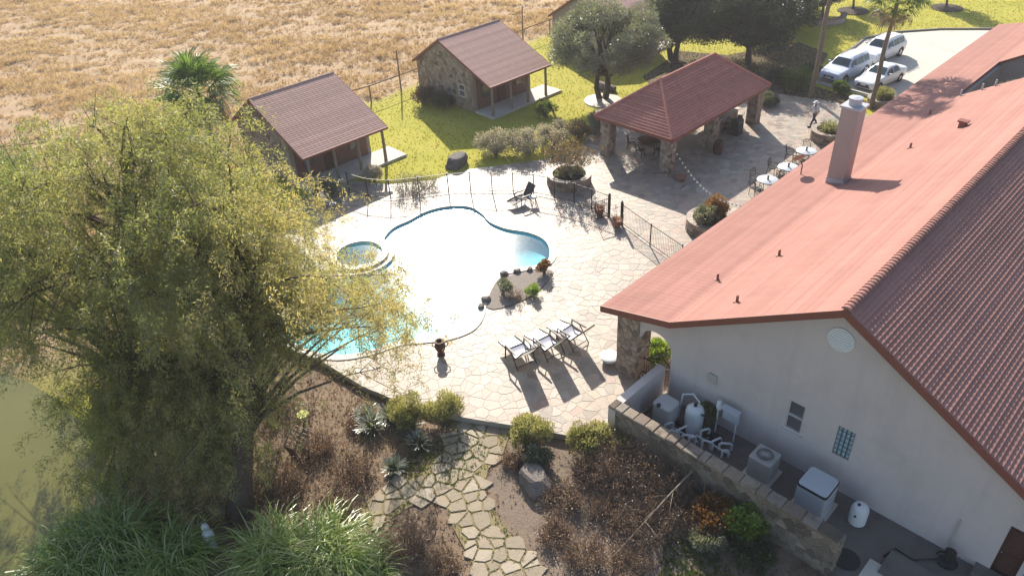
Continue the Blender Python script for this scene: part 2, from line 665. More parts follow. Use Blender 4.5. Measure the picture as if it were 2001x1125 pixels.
# leaves
LM = {}
LM['willow'] = leafmat('willow_leaf', [(.15, .19, .065), (.26, .29, .11), (.35, .34, .145), (.43, .38, .185)], .64)
LM['oak'] = leafmat('oak_leaf', [(.022, .038, .018), (.045, .07, .028), (.08, .11, .04)], .35, .45, .10)
LM['olive'] = leafmat('grey_green_leaf', [(.10, .125, .08), (.19, .215, .145), (.31, .325, .24)], .42, .4, .10)
LM['green'] = leafmat('fresh_green_leaf', [(.05, .09, .015), (.10, .16, .03), (.17, .22, .05)], .45)
LM['lime'] = leafmat('lime_leaf', [(.12, .22, .03), (.20, .32, .05), (.28, .38, .08)], .5)
LM['pale'] = leafmat('pale_green_leaf', [(.15, .17, .07), (.27, .28, .12), (.42, .41, .21)], .45)
LM['silver'] = leafmat('silver_leaf', [(.17, .16, .14), (.31, .295, .255), (.50, .47, .42)], .4)
LM['rust'] = leafmat('rusty_leaf', [(.10, .045, .02), (.20, .10, .035), (.28, .16, .06)], .4)
LM['dry'] = leafmat('dry_brown_leaf', [(.10, .06, .04), (.19, .12, .08), (.32, .21, .145)], .4)
LM['palm'] = leafmat('palm_frond', [(.045, .09, .025), (.11, .20, .045), (.21, .30, .09)], .48, .45, .05)
LM['deadpalm'] = leafmat('dead_palm_frond', [(.16, .12, .06), (.26, .20, .11), (.36, .29, .18)], .35)
LM['reed'] = leafmat('ornamental_grass', [(.09, .17, .03), (.20, .33, .06), (.35, .45, .14), (.52, .54, .28)], .5, .35, .06)
LM['yucca'] = leafmat('yucca_leaf', [(.11, .14, .105), (.20, .235, .185), (.34, .37, .30)], .35, .35, .12)
LM['hay'] = leafmat('dry_field_grass', [(.26, .17, .10), (.38, .27, .17), (.46, .345, .225), (.54, .425, .295)], .4, .6, .03)
LM['lawn'] = leafmat('lawn_grass', [(.25, .26, .05), (.395, .37, .085), (.51, .445, .15)], .5, .5, .04)
LM['crape'] = leafmat('autumn_leaf', [(.12, .08, .04), (.20, .15, .07), (.26, .17, .10)], .4)

# ------------------------------------------------------------------ ground
def px(lst, z=0.0):
    return [tuple(at(p[0], p[1], z))[:2] for p in lst]


POND_Z = -0.75
POND = px([(-260, 640), (0, 728), (70, 755), (150, 815), (195, 870), (200, 935), (165, 1000), (95, 1075), (40, 1140), (-120, 1300), (-420, 1000)], POND_Z)
POND = smoothcurve(POND, 4)
FENCE_X = [-400, -60, -36.5, -20, -10.4, 5, 40, 400]
FENCE_Y = [20, 47, 50.2, 52.3, 58.5, 74, 105, 430]
DECK = px([(405, 640), (500, 655), (620, 700), (710, 755), (770, 780), (905, 815), (1000, 830), (1110, 850), (1212, 853)])
DECK += [tuple(hw(12.55, 17.6))[:2], tuple(hw(12.5, 48.5))[:2]]
DECK += px([(1672, 205), (1590, 192), (1510, 182), (1470, 160), (1400, 165), (1250, 195), (1165, 215), (1150, 262), (1128, 302), (1000, 320), (920, 330), (840, 352), (760, 360), (680, 352), (600, 385), (520, 440), (450, 530), (410, 590)])
PATH = px([(885, 822), (1000, 836), (985, 880), (955, 915), (945, 950), (955, 985), (990, 1035), (1035, 1085), (1085, 1150), (945, 1150), (915, 1085), (885, 1030), (872, 990), (850, 972), (800, 990), (735, 1032), (700, 1012), (720, 975), (770, 945), (830, 920), (865, 880)], -.28)
DRIVE = px([(1592, 162), (1612, 140), (1690, 78), (1750, 66), (1840, 60), (1940, 60)]) + [(95, 66), (95, 30)] + [tuple(hw(15.3, 62))[:2], tuple(hw(15.6, 50.5))[:2]] + px([(1725, 196), (1655, 178)])
MULCH = px([(1000, 850), (1212, 870), (1330, 930), (1400, 1000), (1330, 1180), (1090, 1180), (1035, 1075), (960, 985), (950, 940), (990, 890)], -.28)


def gz(X, Y):
    X, Y = np.asarray(X, float), np.asarray(Y, float)
    t = np.clip((Y - 36) / 4, 0, 1)
    z = -.30 + .28 * t * t * (3 - 2 * t)
    d = polydist(X, Y, POND)
    ins = inpoly(X, Y, POND)
    z = np.where(ins, POND_Z - np.minimum(d * .45, 1.2), np.minimum(z, POND_Z + .02 + d * .22))
    return z


def axis(segs):
    out = []
    for a, b, st in segs:
        out += list(np.arange(a, b, st))
    return np.array(out + [segs[-1][1]])


gx = axis([(-600, -120, 60), (-120, -66, 6), (-66, -26, 1.0), (-26, 14, .45), (14, 60, 1.0), (60, 120, 10), (120, 600, 60)])
gy = axis([(-400, -20, 40), (-20, 10, 3), (10, 42, .45), (42, 106, .9), (106, 160, 6), (160, 700, 60)])
GX, GY = np.meshgrid(gx, gy)
GZ = gz(GX, GY)
# tussocky relief of the field, small unevenness elsewhere
field = GY > np.interp(GX, FENCE_X, FENCE_Y)
GZ = GZ + np.where(field & (np.abs(GX) < 80), RNG.uniform(-.06, .16, GX.shape), 0) + np.where((GY < 36) & (GX < 9), RNG.uniform(-.025, .025, GX.shape), 0)
GZ = np.where(inpoly(GX, GY, DECK) & (polydist(GX, GY, DECK) > .8), -1.9, GZ)
ny, nx_ = GX.shape
idx = np.arange(ny * nx_).reshape(ny, nx_)
F = np.stack([idx[:-1, :-1], idx[:-1, 1:], idx[1:, 1:], idx[1:, :-1]], -1).reshape(-1, 4)
me = bpy.data.meshes.new('ground')
me.from_pydata(np.stack([GX, GY, GZ], -1).reshape(-1, 3).tolist(), [], F.tolist())
zone = np.zeros((ny * nx_, 4), np.float32)
zone[:, 3] = 1
fx, fy = GX.ravel(), GY.ravel()
zone[:, 1] = np.clip((fy - np.interp(fx, FENCE_X, FENCE_Y)) / 1.5 + .5, 0, 1)
zone[:, 2] = np.clip((38 - fy) / 2, 0, 1) * np.clip((fx + 17) / 3 + np.clip((24 - fy) / 3, 0, 1), 0, 1)
zone[:, 1] = np.maximum(zone[:, 1], np.clip((-15.5 - fx) / 3, 0, 1) * np.clip((fy - 25) / 4, 0, 1))
zone[:, 0] = inpoly(fx, fy, MULCH)
ca = me.attributes.new('zone', 'FLOAT_COLOR', 'POINT')
ca.data.foreach_set('color', zone.ravel())
me.polygons.foreach_set('use_smooth', np.ones(len(me.polygons), dtype=bool))

m, nt_, b = new_mat('ground_cover')
za = attr(nt_, 'zone')
sep = nt_.nodes.new('ShaderNodeSeparateColor')
nt_.links.new(za.outputs['Color'], sep.inputs[0])
lawn = ramp(nt_, [(.22, .23, .03), (.38, .355, .05), (.48, .40, .11)], noise(nt_, .35, 6, .65))
lawn = mixc(nt_, 1.0, lawn, ramp(nt_, [(.65,) * 3, (1.25,) * 3], noise(nt_, 9, 4, .7)), 'MULTIPLY')
fieldc = ramp(nt_, [(.27, .175, .10), (.39, .275, .165), (.46, .345, .22)], noise(nt_, .22, 8, .7))
gard = ramp(nt_, [(.10, .072, .05), (.18, .13, .09), (.27, .20, .14), (.17, .16, .065)], noise(nt_, .8, 7, .7))
gard = mixc(nt_, 1.0, gard, ramp(nt_, [(.5,) * 3, (1.4,) * 3], noise(nt_, 14, 4, .8)), 'MULTIPLY')
mul = ramp(nt_, [(.11, .085, .065), (.20, .155, .12), (.30, .24, .185)], noise(nt_, 9, 6, .8))
c = mixc(nt_, sep.outputs[2], lawn, gard)
c = mixc(nt_, sep.outputs[0], c, mul)
c = mixc(nt_, sep.outputs[1], c, fieldc)
nt_.links.new(c, b.inputs['Base Color'])
b.inputs['Roughness'].default_value = .95
b.inputs['Specular IOR Level'].default_value = .15
bumped(nt_, b, noise(nt_, 11, 5, .7), .6, .06)
me.materials.append(m)
ground = link('ground', me)
tag(ground, 'lawn, dry field and bare garden soil around the house', 'ground', kind='structure')

# pond water
m, nt_, b = new_mat('pond_water')
nt_.links.new(ramp(nt_, [(.09, .09, .025), (.15, .145, .045)], noise(nt_, .25, 3)), b.inputs['Base Color'])
b.inputs['Roughness'].default_value = .06
b.inputs['IOR'].default_value = 1.33
b.inputs['Specular IOR Level'].default_value = .6
bumped(nt_, b, noise(nt_, 2.2, 3, .5), .08, .03)
pb = MB()
pb.add([(p[0], p[1], POND_Z) for p in POND], [tuple(range(len(POND)))])
pond = pb.build('pond', m)
if pond.data.polygons[0].normal.z < 0: pond.data.flip_normals()
tag(pond, 'murky olive green pond at the lower left corner', 'pond', kind='structure')

# ------------------------------------------------------------------ pool and spa
WZ = -.09
POOL = px([(748, 470), (768, 446), (800, 431), (832, 414), (872, 404), (915, 404), (942, 418), (957, 434), (988, 447), (1030, 454), (1060, 466), (1074, 485), (1072, 508), (1050, 519), (1015, 524), (982, 532), (960, 547), (946, 570), (937, 596), (932, 620), (915, 641), (880, 655), (838, 661), (780, 667), (722, 686), (662, 695), (610, 687), (570, 668), (545, 640), (545, 606), (572, 578), (620, 556), (680, 541), (725, 528), (752, 508), (752, 488)])
POOL = smoothcurve(POOL, 4)
sc_ = at(703, 499)
SPA_R = 1.28
SPA = [(sc_.x + SPA_R * math.cos(2 * math.pi * k / 40), sc_.y + SPA_R * math.sin(2 * math.pi * k / 40)) for k in range(40)]
# keep the pool clear of the spa ring
POOL2 = []
for p in POOL:
    d = Vector((p[0] - sc_.x, p[1] - sc_.y))
    if d.length < SPA_R + .62: d = d.normalized() * (SPA_R + .62)
    POOL2.append((sc_.x + d.x, sc_.y + d.y))
POOL = POOL2


def offset(poly, d):
    n = len(poly)
    ar = sum(poly[i][0] * poly[(i + 1) % n][1] - poly[(i + 1) % n][0] * poly[i][1] for i in range(n))
    sg = 1 if ar > 0 else -1
    out = []
    for i in range(n):
        a, b, c = poly[i - 1], poly[i], poly[(i + 1) % n]
        t = Vector((c[0] - a[0], c[1] - a[1]))
        t.normalize()
        out.append((b[0] + sg * t.y * d, b[1] - sg * t.x * d))
    return out


m, nt_, b = new_mat('pool_water')
nt_.nodes.remove(b)
tr = nt_.nodes.new('ShaderNodeBsdfTransparent')
tr.inputs[0].default_value = (.74, .97, .985, 1)
gl = nt_.nodes.new('ShaderNodeBsdfGlossy')
gl.distribution = 'BECKMANN'
gl.inputs['Roughness'].default_value = .225
# Schlick reflectance, the same from above and below
ge_ = nt_.nodes.new('ShaderNodeNewGeometry')
dt = nt_.nodes.new('ShaderNodeVectorMath')
dt.operation = 'DOT_PRODUCT'
nt_.links.new(ge_.outputs['Normal'], dt.inputs[0])
nt_.links.new(ge_.outputs['Incoming'], dt.inputs[1])


def mnode(op, a, b=None):
    n = nt_.nodes.new('ShaderNodeMath')
    n.operation = op
    for s_, v_ in ((n.inputs[0], a), (n.inputs[1], b)):
        if v_ is None: continue
        if isinstance(v_, (int, float)): s_.default_value = v_
        else: nt_.links.new(v_, s_)
    return n.outputs[0]


fres = mnode('ADD', mnode('MULTIPLY', mnode('POWER', mnode('SUBTRACT', 1.0, mnode('ABSOLUTE', dt.outputs['Value'])), 5.0), .98), .022)
bn = nt_.nodes.new('ShaderNodeBump')
bn.inputs['Strength'].default_value = .06
bn.inputs['Distance'].default_value = .03
nt_.links.new(noise(nt_, 3.0, 4, .6), bn.inputs['Height'])
nt_.links.new(bn.outputs[0], gl.inputs['Normal'])
ms = nt_.nodes.new('ShaderNodeMixShader')
nt_.links.new(fres, ms.inputs[0])
nt_.links.new(tr.outputs[0], ms.inputs[1])
nt_.links.new(gl.outputs[0], ms.inputs[2])
nt_.links.new(ms.outputs[0], nt_.nodes['Material Output'].inputs[0])
MT['water'] = m


def make_pool(name, label, poly, depth, raise_=0.0):
    c0 = Vector((sum(p[0] for p in poly) / len(poly), sum(p[1] for p in poly) / len(poly), 0))
    root = empty(name, c0, label, name.replace('_', ' '), 'pool and spa')
    n = len(poly)
    inner = offset(poly, .02)
    w = MB()
    vs = [(p[0], p[1], -.01) for p in inner] + [(p[0], p[1], -depth) for p in poly]
    w.add(vs, [(i, (i + 1) % n, n + (i + 1) % n, n + i) for i in range(n)] + [tuple(range(n, 2 * n))])
    w.build('basin', MT['plaster'], root, 'all')
    w = MB()
    w.add([(p[0], p[1], WZ + raise_) for p in poly], [tuple(range(n))])
    wo = w.build('water', MT['water'], root)
    if wo.data.polygons[0].normal.z < 0: wo.data.flip_normals()
    out = offset(poly, .34)
    # coping in separate rounded stones
    cp = link('coping', None, root)
    L = 0
    seg = [0]
    for i in range(n):
        L += math.hypot(poly[(i + 1) % n][0] - poly[i][0], poly[(i + 1) % n][1] - poly[i][1])
        seg.append(L)
    k = max(12, int(L / .62))

    def P(s, q):
        s = s % L
        i = max(j for j in range(n) if seg[j] <= s + 1e-9)
        t = (s - seg[i]) / max(1e-9, seg[i + 1] - seg[i])
        a, b_ = q[i], q[(i + 1) % n]
        return (a[0] + (b_[0] - a[0]) * t, a[1] + (b_[1] - a[1]) * t)
    for j in range(k):
        s0, s1 = L * j / k + .006, L * (j + 1) / k - .006
        ins = [P(s0 + (s1 - s0) * q / 3, offset(poly, -.03)) for q in range(4)]
        ous = [P(s0 + (s1 - s0) * q / 3, out) for q in range(4)]
        pl = [Vector((p[0], p[1], -.06)) for p in ins] + [Vector((p[0], p[1], -.06)) for p in reversed(ous)]
        mb = MB()
        mb.prism(pl, (0, 0, .10 + raise_), random.random())
        mb.build('coping_stone', MT['coping'], cp, kind=None)
    return root


make_pool('swimming_pool', 'curving free form swimming pool glaring white in the sun', POOL, .55)
make_pool('spa_pool', 'small round spa pool with raised rim beside the swimming pool', SPA, .6, .12)

# ------------------------------------------------------------------ flagstone patio
pool_o = offset(POOL, .22)
spa_o = offset(SPA, .22)
PB = MB()
nD = len(DECK)
# slab as triangulated sheet with holes
bm = bmesh.new()


def ring_edges(poly, z):
    vv = [bm.verts.new((p[0], p[1], z)) for p in poly]
    return [bm.edges.new((vv[i], vv[(i + 1) % len(vv)])) for i in range(len(vv))]


es = ring_edges(DECK, -.006) + ring_edges(offset(POOL, .1), -.006) + ring_edges(offset(SPA, .1), -.006)
bmesh.ops.triangle_fill(bm, use_beauty=True, use_dissolve=False, edges=es)
bm.faces.ensure_lookup_table()
bad = []
for f in bm.faces:
    cc = f.calc_center_median()
    if inpoly([cc.x], [cc.y], offset(POOL, .1))[0] or inpoly([cc.x], [cc.y], offset(SPA, .1))[0] or not inpoly([cc.x], [cc.y], DECK)[0]: bad.append(f)
bmesh.ops.delete(bm, geom=bad, context='FACES')
vv = [bm.verts.new((p[0], p[1], -.013)) for p in DECK]
v2 = [bm.verts.new((p[0], p[1], -.6)) for p in DECK]
for i in range(nD):
    bm.faces.new((vv[i], vv[(i + 1) % nD], v2[(i + 1) % nD], v2[i]))
bmesh.ops.recalc_face_normals(bm, faces=bm.faces)
me = bpy.data.meshes.new('patio')
bm.to_mesh(me)
bm.free()
me.materials.append(MT['grout'])
patio = link('patio', me)
tag(patio, 'sunlit cream flagstone patio round the pool', 'patio', kind='structure')

dx = [p[0] for p in DECK]
dy = [p[1] for p in DECK]
keep = lambda x, y: inp(x, y, DECK) and not inp(x, y, pool_o) and not inp(x, y, spa_o)
cells = voronoi(min(dx), max(dx), min(dy), max(dy), .46, .018, keep, .62)


def pushout(p, poly, po):
    """move a corner that falls inside a pool to under its coping"""
    if inp(p[0], p[1], po):
        i = min(range(len(po)), key=lambda k: (po[k][0] - p[0]) ** 2 + (po[k][1] - p[1]) ** 2)
        return po[i]
    return p


def pullin(p, poly):
    if not inp(p[0], p[1], poly):
        best = None
        for i in range(len(poly)):
            a, b = Vector(poly[i]), Vector(poly[(i + 1) % len(poly)])
            t = max(0, min(1, (Vector(p) - a).dot(b - a) / max(1e-9, (b - a).length_squared)))
            q = a + (b - a) * t
            dd = (q - Vector(p)).length
            if best is None or dd < best[0]: best = (dd, q)
        return tuple(best[1])
    return p


st = []
for c in cells:
    c = [pushout(pushout(p, POOL, pool_o), SPA, spa_o) for p in c]
    c = [pullin(p, DECK) for p in c]
    q = []
    for p in c:
        if not q or math.hypot(p[0] - q[-1][0], p[1] - q[-1][1]) > .03: q.append(p)
    if len(q) >= 3 and area(q) > .02: st.append(q)
st.sort(key=lambda c: c[0][1] ** 2 + c[0][0] ** 2)
X_, Y_ = Vector((1, 0, 0)), Vector((0, 1, 0))
rest = MB()
for i, c in enumerate(st):
    mb = MB() if i < 300 else rest
    stone(mb, c, Vector((0, 0, -.012)), X_, Y_, ZU, .010 + random.uniform(0, .006), .008, random.random())
    if i < 300: mb.build('flagstone', MT['flag'], patio)
rest.build('flagstones', MT['flag'], patio, kind='stuff')

# garden path of larger flagstones with grass in the joints
pm = MB()
pm.add([(p[0], p[1], -.27) for p in PATH], [tuple(range(len(PATH)))])
path = pm.build('garden_path', MT['grout'])
path.data.materials[0] = mat('path_earth', [(.20, .17, .08), (.32, .26, .15)], .95, 2.0, .3, 20, .5, .03)
tag(path, 'irregular tan flagstone path with grass between the stones', 'path', kind='structure')
keep = lambda x, y: inp(x, y, PATH)
pc = voronoi(-6.5, 2.5, 13.5, 26, .52, .07, keep, .58)
for c in pc:
    mb = MB()
    stone(mb, c, Vector((0, 0, -.275)), X_, Y_, ZU, .022 + random.uniform(0, .02), .015, random.random())
    mb.build('flagstone', MT['pathflag'], path)

# driveway
dm = MB()
dm.prism([Vector((p[0], p[1], -.2)) for p in DRIVE], (0, 0, .21))
drive = dm.build('driveway', MT['concrete'])
tag(drive, 'pale concrete driveway with parked cars', 'driveway', kind='structure')
kb = MB()
kp = [at(x, y, 0) for x, y in [(1612, 138), (1650, 108), (1690, 76), (1750, 64), (1840, 58), (1940, 58)]] + [Vector((95, 66.5, 0))]
for a, b in zip(kp, kp[1:]): kb.bar(a, b, .18, .26)
tag(kb.build('kerb', MT['kerb']), 'low dark kerb along the far edge of the driveway', 'kerb', kind='structure')

# concrete of the utility yard beside the gable wall
ym = MB()
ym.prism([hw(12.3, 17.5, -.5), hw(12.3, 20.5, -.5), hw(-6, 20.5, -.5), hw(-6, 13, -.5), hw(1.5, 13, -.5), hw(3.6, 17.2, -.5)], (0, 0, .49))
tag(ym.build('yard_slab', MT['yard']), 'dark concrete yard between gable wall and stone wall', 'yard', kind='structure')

# ------------------------------------------------------------------ grass as stuff
def tufts(name, X, Y, Z, h, nb, lean, w, mt, label, cat, tintf=None):
    N = len(X)
    P = np.repeat(np.stack([X, Y, Z], -1), nb, 0)
    M_ = len(P)
    D = RNG.normal(size=(M_, 3)) * lean
    D[:, 2] = 1
    D = unit(D)
    L = np.repeat(h, nb) * RNG.uniform(.6, 1.15, M_)
    P = P + RNG.normal(size=(M_, 3)) * np.array([.06, .06, 0]) * np.repeat(h, nb)[:, None]
    V = leaf_quads(P, D, L, w * RNG.uniform(.7, 1.3, M_))
    t = np.repeat(tintf if tintf is not None else RNG.random(N), nb) * .7 + RNG.random(M_) * .3
    o = link(name, quads_mesh(name, V, np.clip(t, 0, 1), mt))
    tag(o, label, cat, kind='stuff')
    return o


# golden field grass
N = 98000
X = RNG.uniform(-75, 45, N)
Y = RNG.uniform(28, 112, N)
ok = (Y > np.interp(X, FENCE_X, FENCE_Y) + .3) | ((X < -17) & (Y > 28))
cl = np.sin(X * .55 + 1.9 * np.sin(Y * .75)) * np.sin(Y * 1.25 + 1.6 * np.sin(X * .45)) + .45 * np.sin(X * 1.7 + 2 * np.sin(Y * 1.9)) + .35 * np.sin(X * .21 + Y * .33)
ok &= (cl + RNG.normal(size=N) * .6 > -.95)
X, Y, cl = X[ok], Y[ok], cl[ok]
tufts('dry_field_grass', X, Y, gz(X, Y) + .02, np.clip(.40 + .30 * cl + RNG.normal(size=len(X)) * .08, .10, 1.2), 7, .85, .045, LM['hay'],
      'golden dry grass covering the field behind the fence', 'dry grass', np.clip(.46 + .24 * cl + .14 * np.sin(X * .13 + 1.5 * np.sin(Y * .09)) + .1 * np.sin(Y * .31 - X * .17) + RNG.normal(size=len(X)) * .12, 0, 1))
# lawn blades
N = 60000
X = RNG.uniform(-24, 60, N)
Y = RNG.uniform(39, 90, N)
ok = (Y < np.interp(X, FENCE_X, FENCE_Y) - .2) & ~inpoly(X, Y, DECK) & ~inpoly(X, Y, DRIVE)
X, Y = X[ok], Y[ok]
t = .5 + .34 * np.sin(X * .4 + 2 * np.sin(Y * .23)) * np.sin(Y * .35) + .15 * np.sin(X * 1.3 + Y * .7) + RNG.normal(size=len(X)) * .15
tufts('lawn_grass', X, Y, gz(X, Y), RNG.uniform(.05, .13, len(X)), 5, .6, .035, LM['lawn'], 'short yellow green lawn grass between the cottages', 'grass', np.clip(t, 0, 1))
# weeds, leaf litter in the garden
N = 26000
X = RNG.uniform(-16, 10, N)
Y = RNG.uniform(11, 30, N)
ok = ~inpoly(X, Y, DECK) & ~inpoly(X, Y, POND) & ~inpoly(X, Y, PATH) & ((X - hw(12.5, 17.2).x) * -D1.x + (Y - hw(12.5, 17.2).y) * -D1.y > .1)
ok &= ~(inpoly(X, Y, MULCH) & (RNG.random(N) < .8))
X, Y = X[ok], Y[ok]
tufts('garden_litter', X, Y, gz(X, Y), RNG.uniform(.04, .16, len(X)), 4, 1.1, .03, LM['dry'], 'brown fallen leaves and dry stalks littering the garden soil', 'leaf litter')
gp = px([(830, 870), (905, 845), (960, 880), (880, 960), (820, 930), (760, 950), (770, 915)], -.3) 
X = RNG.uniform(-6, 2, 9000)
Y = RNG.uniform(17, 27, 9000)
ok = inpoly(X, Y, gp)
gp2 = px([(1300, 1040), (1400, 1080), (1480, 1180), (1280, 1180)], -.3)
X2 = RNG.uniform(0, 8, 9000)
Y2 = RNG.uniform(11, 18, 9000)
ok2 = inpoly(X2, Y2, gp2)
X, Y = np.concatenate([X[ok], X2[ok2]]), np.concatenate([Y[ok], Y2[ok2]])
tufts('garden_grass', X, Y, gz(X, Y), RNG.uniform(.06, .16, len(X)), 6, .6, .03, LM['green'], 'patches of green grass beside the garden path', 'grass')

X = RNG.uniform(-6.5, 2.5, 9000)
Y = RNG.uniform(13.5, 26, 9000)
ok = inpoly(X, Y, PATH)
X, Y = X[ok], Y[ok]
inst = np.zeros(len(X), bool)
for c in pc:
    cx_, cy_ = sum(p[0] for p in c) / len(c), sum(p[1] for p in c) / len(c)
    inst |= inpoly(X, Y, [(cx_ + (p[0] - cx_) * .97, cy_ + (p[1] - cy_) * .97) for p in c])
X, Y = X[~inst], Y[~inst]
tufts('joint_grass', X, Y, np.full(len(X), -.27), RNG.uniform(.04, .11, len(X)), 6, .6, .022, LM['pale'], 'yellowed grass growing in the joints of the garden path', 'grass', RNG.uniform(.2, .9, len(X)))

# ------------------------------------------------------------------ building helpers
def mobj(name, me, parent, origin, ex, ey, ez, kind=None):
    """place shared mesh data with its local axes along ex, ey, ez at a world origin"""
    o = link(name, me, parent, kind=kind)
    Mx = Matrix((ex, ey, ez)).transposed().to_4x4()
    Mx.translation = Vector(origin) - wloc(parent)
    o.matrix_local = Mx
    return o


def course_mesh(name, x0t, x1t, x0b, x1b, dep, m, wave=.26, amp=.018, butt=.03):
    """one course of tiles: local x along the course, y down the slope, z out of the roof"""
    n = max(2, int((x1b - x0b) / wave * 4))
    vs, fs = [], []
    T = []
    for i in range(n + 1):
        t = i / n
        w = abs(math.sin(math.pi * (x0b + (x1b - x0b) * t) / wave))
        zz = amp * w
        xt, xb = x0t + (x1t - x0t) * t, x0b + (x1b - x0b) * t
        vs += [(xt, -.01, .004 + zz * .7), (xb, dep, butt + zz), (xb, dep + .004, -.012)]
        T += [.3 + .7 * random.random()] * 3
    for i in range(n):
        a, b = 3 * i, 3 * i + 3
        fs += [(a, a + 1, b + 1, b), (a + 1, a + 2, b + 2, b + 1)]
    me = bpy.data.meshes.new(name)
    me.from_pydata(vs, [], fs)
    at_ = me.attributes.new('tint', 'FLOAT', 'POINT')
    at_.data.foreach_set('value', np.array(T, dtype=np.float32))
    setmat(me, m)
    return me


def stone_panel(parent, name, o, ex, ey, ez, x0, x1, y0, y1, size, m, thick=.04, hull=None, holes=(), aspect=1.15, gap=.03, single=True):
    """rubble stones on a wall plane: each stone an object, clipped to a convex outline, kept off the openings"""
    cells = voronoi(x0, x1, y0, y1, size, gap, None, .4, RNG, aspect)
    rest = MB()
    k = 0
    for c in cells:
        c = cliprect(c, x0 + .005, x1 - .005, y0 + .005, y1 - .005)
        if hull and c: c = clipconvex(c, hull)
        if len(c) < 3 or area(c) < size * size * .1: continue
        cx = sum(p[0] for p in c) / len(c)
        cy = sum(p[1] for p in c) / len(c)
        skip = False
        for (hx0, hx1, hy0, hy1) in holes:
            if hx0 < cx < hx1 and hy0 < cy < hy1: skip = True
            else:
                q = []
                for p in c:
                    if hx0 < p[0] < hx1 and hy0 < p[1] < hy1:
                        dd = [(abs(p[0] - hx0), (hx0, p[1])), (abs(p[0] - hx1), (hx1, p[1])), (abs(p[1] - hy0), (p[0], hy0)), (abs(p[1] - hy1), (p[0], hy1))]
                        p = min(dd)[1]
                    q.append(p)
                c = q
        if skip: continue
        mb = MB() if single else rest
        stone(mb, c, o, ex, ey, ez, thick * random.uniform(.6, 1.3), .012, random.random())
        if single: mb.build(name, m, parent)
        k += 1
    if not single: rest.build(name, m, parent, kind='stuff')


# ------------------------------------------------------------------ main house
VW, UR, ZR, UK, ZK, UT, ZT = 20.42, 6.2, 7.71, 12.33, 4.13, 15.66, 3.29
SL = (ZR - ZK) / (UK - UR)
V0, V1, V2, V3 = VW - .4, 49.5, 57.3, 69.0
UL = -1.6                                            # right eave
ZL = ZR - SL * (UR - UL)
house = empty('main_house', hw(6, 30, 0), 'large cream house with salmon tiled roof filling the right side', 'house')
MS, MTI = MT['stucco'], MT['tile']

# gable wall, its window openings cut through
w = MB()
prof = [(UK + .05, -.4), (UK + .05, ZK - .22), (UR, ZR - .22), (UL + .9, ZL + .9 * SL - .22), (UL + .9, -.4)]
w.prism([hw(u, VW, z) for u, z in prof], D1 * .3)
gable = w.build('gable_wall', MS, house)


def opening(u0, u1, z0, z1, v0=VW - .2, v1=VW + .5):
    b = MB()
    b.box(hw((u0 + u1) / 2, (v0 + v1) / 2, z0), D2 * (u1 - u0) / 2, D1 * (v1 - v0) / 2, ZU * (z1 - z0))
    return b


WIN = (6.82, 7.42, 1.62, 2.95)
GB = (5.02, 5.62, 1.56, 2.88)
DOOR = (-.55, .12, .0, 2.35)
cut(gable, [opening(*WIN), opening(*GB), opening(*DOOR)])
# side walls and rear gable
w = MB()
w.prism([hw(UK + .05, VW + .3, -.4), hw(UK + .05, V1 - .4, -.4), hw(UK + .05, V1 - .4, ZK - .2), hw(UK + .05, VW + .3, ZK - .2)], D2 * -.3)
w.build('porch_side_wall', MS, house)
w = MB()
w.prism([hw(UL + .9, VW + .3, -.4), hw(UL + .9, V1 - .4, -.4), hw(UL + .9, V1 - .4, ZL + .3), hw(UL + .9, VW + .3, ZL + .3)], D2 * .3)
w.build('long_wall', MS, house)
w = MB()
w.prism([hw(u, V1 - .7, z) for u, z in prof], D1 * .3)
w.build('gable_wall', MS, house)
# window: frame, two sashes, panes
wn = MB()
u0, u1, z0, z1 = WIN
for a, b_ in (((u0, z0), (u1, z0)), ((u0, z1), (u1, z1)), ((u0, z0), (u0, z1)), ((u1, z0), (u1, z1)), ((u0, (z0 + z1) / 2), (u1, (z0 + z1) / 2))):
    wn.bar(hw(a[0], VW + .04, a[1]), hw(b_[0], VW + .04, b_[1]), .07, .07)
win = wn.build('window', MT['tank'], house)
for k in range(2):
    za, zb = z0 + .04 + k * (z1 - z0) / 2, z0 - .04 + (k + 1) * (z1 - z0) / 2
    p = MB()
    p.prism([hw(u0 + .04, VW + .07, za), hw(u1 - .04, VW + .07, za), hw(u1 - .04, VW + .07, zb), hw(u0 + .04, VW + .07, zb)], D1 * .02)
    p.build('pane', MT['glass'], win)
sb = MB()
sb.box(hw((u0 + u1) / 2, VW - .02, z0 - .1), D2 * .4, D1 * .07, ZU * .055)
sb.build('sill', MS, win)
# glass block window, four by six
u0, u1, z0, z1 = GB
gb = MB()
for a, b_ in (((u0, z0), (u1, z0)), ((u0, z1), (u1, z1)), ((u0, z0), (u0, z1)), ((u1, z0), (u1, z1))):
    gb.bar(hw(a[0], VW + .03, a[1]), hw(b_[0], VW + .03, b_[1]), .04, .05)
gbw = gb.build('glass_block_window', MT['mortar'], house)
bk = MB()
bu, bz = (u1 - u0) / 4, (z1 - z0) / 6
for i in range(4):
    for j in range(6):
        b_ = MB()
        pl = [(.02, .02), (bu - .02, .02), (bu - .02, bz - .02), (.02, bz - .02)]
        stone(b_, pl, hw(u0 + bu * i, VW + .12, z0 + bz * j), D2, ZU, -D1, .09, .03, .5)
        b_.build('glass_block', MT['gblock'], gbw)
bk.prism([hw(u0, VW + .16, z0), hw(u1, VW + .16, z0), hw(u1, VW + .16, z1), hw(u0, VW + .16, z1)], D1 * .03)
bk.build('backing', MT['mortar'], gbw)
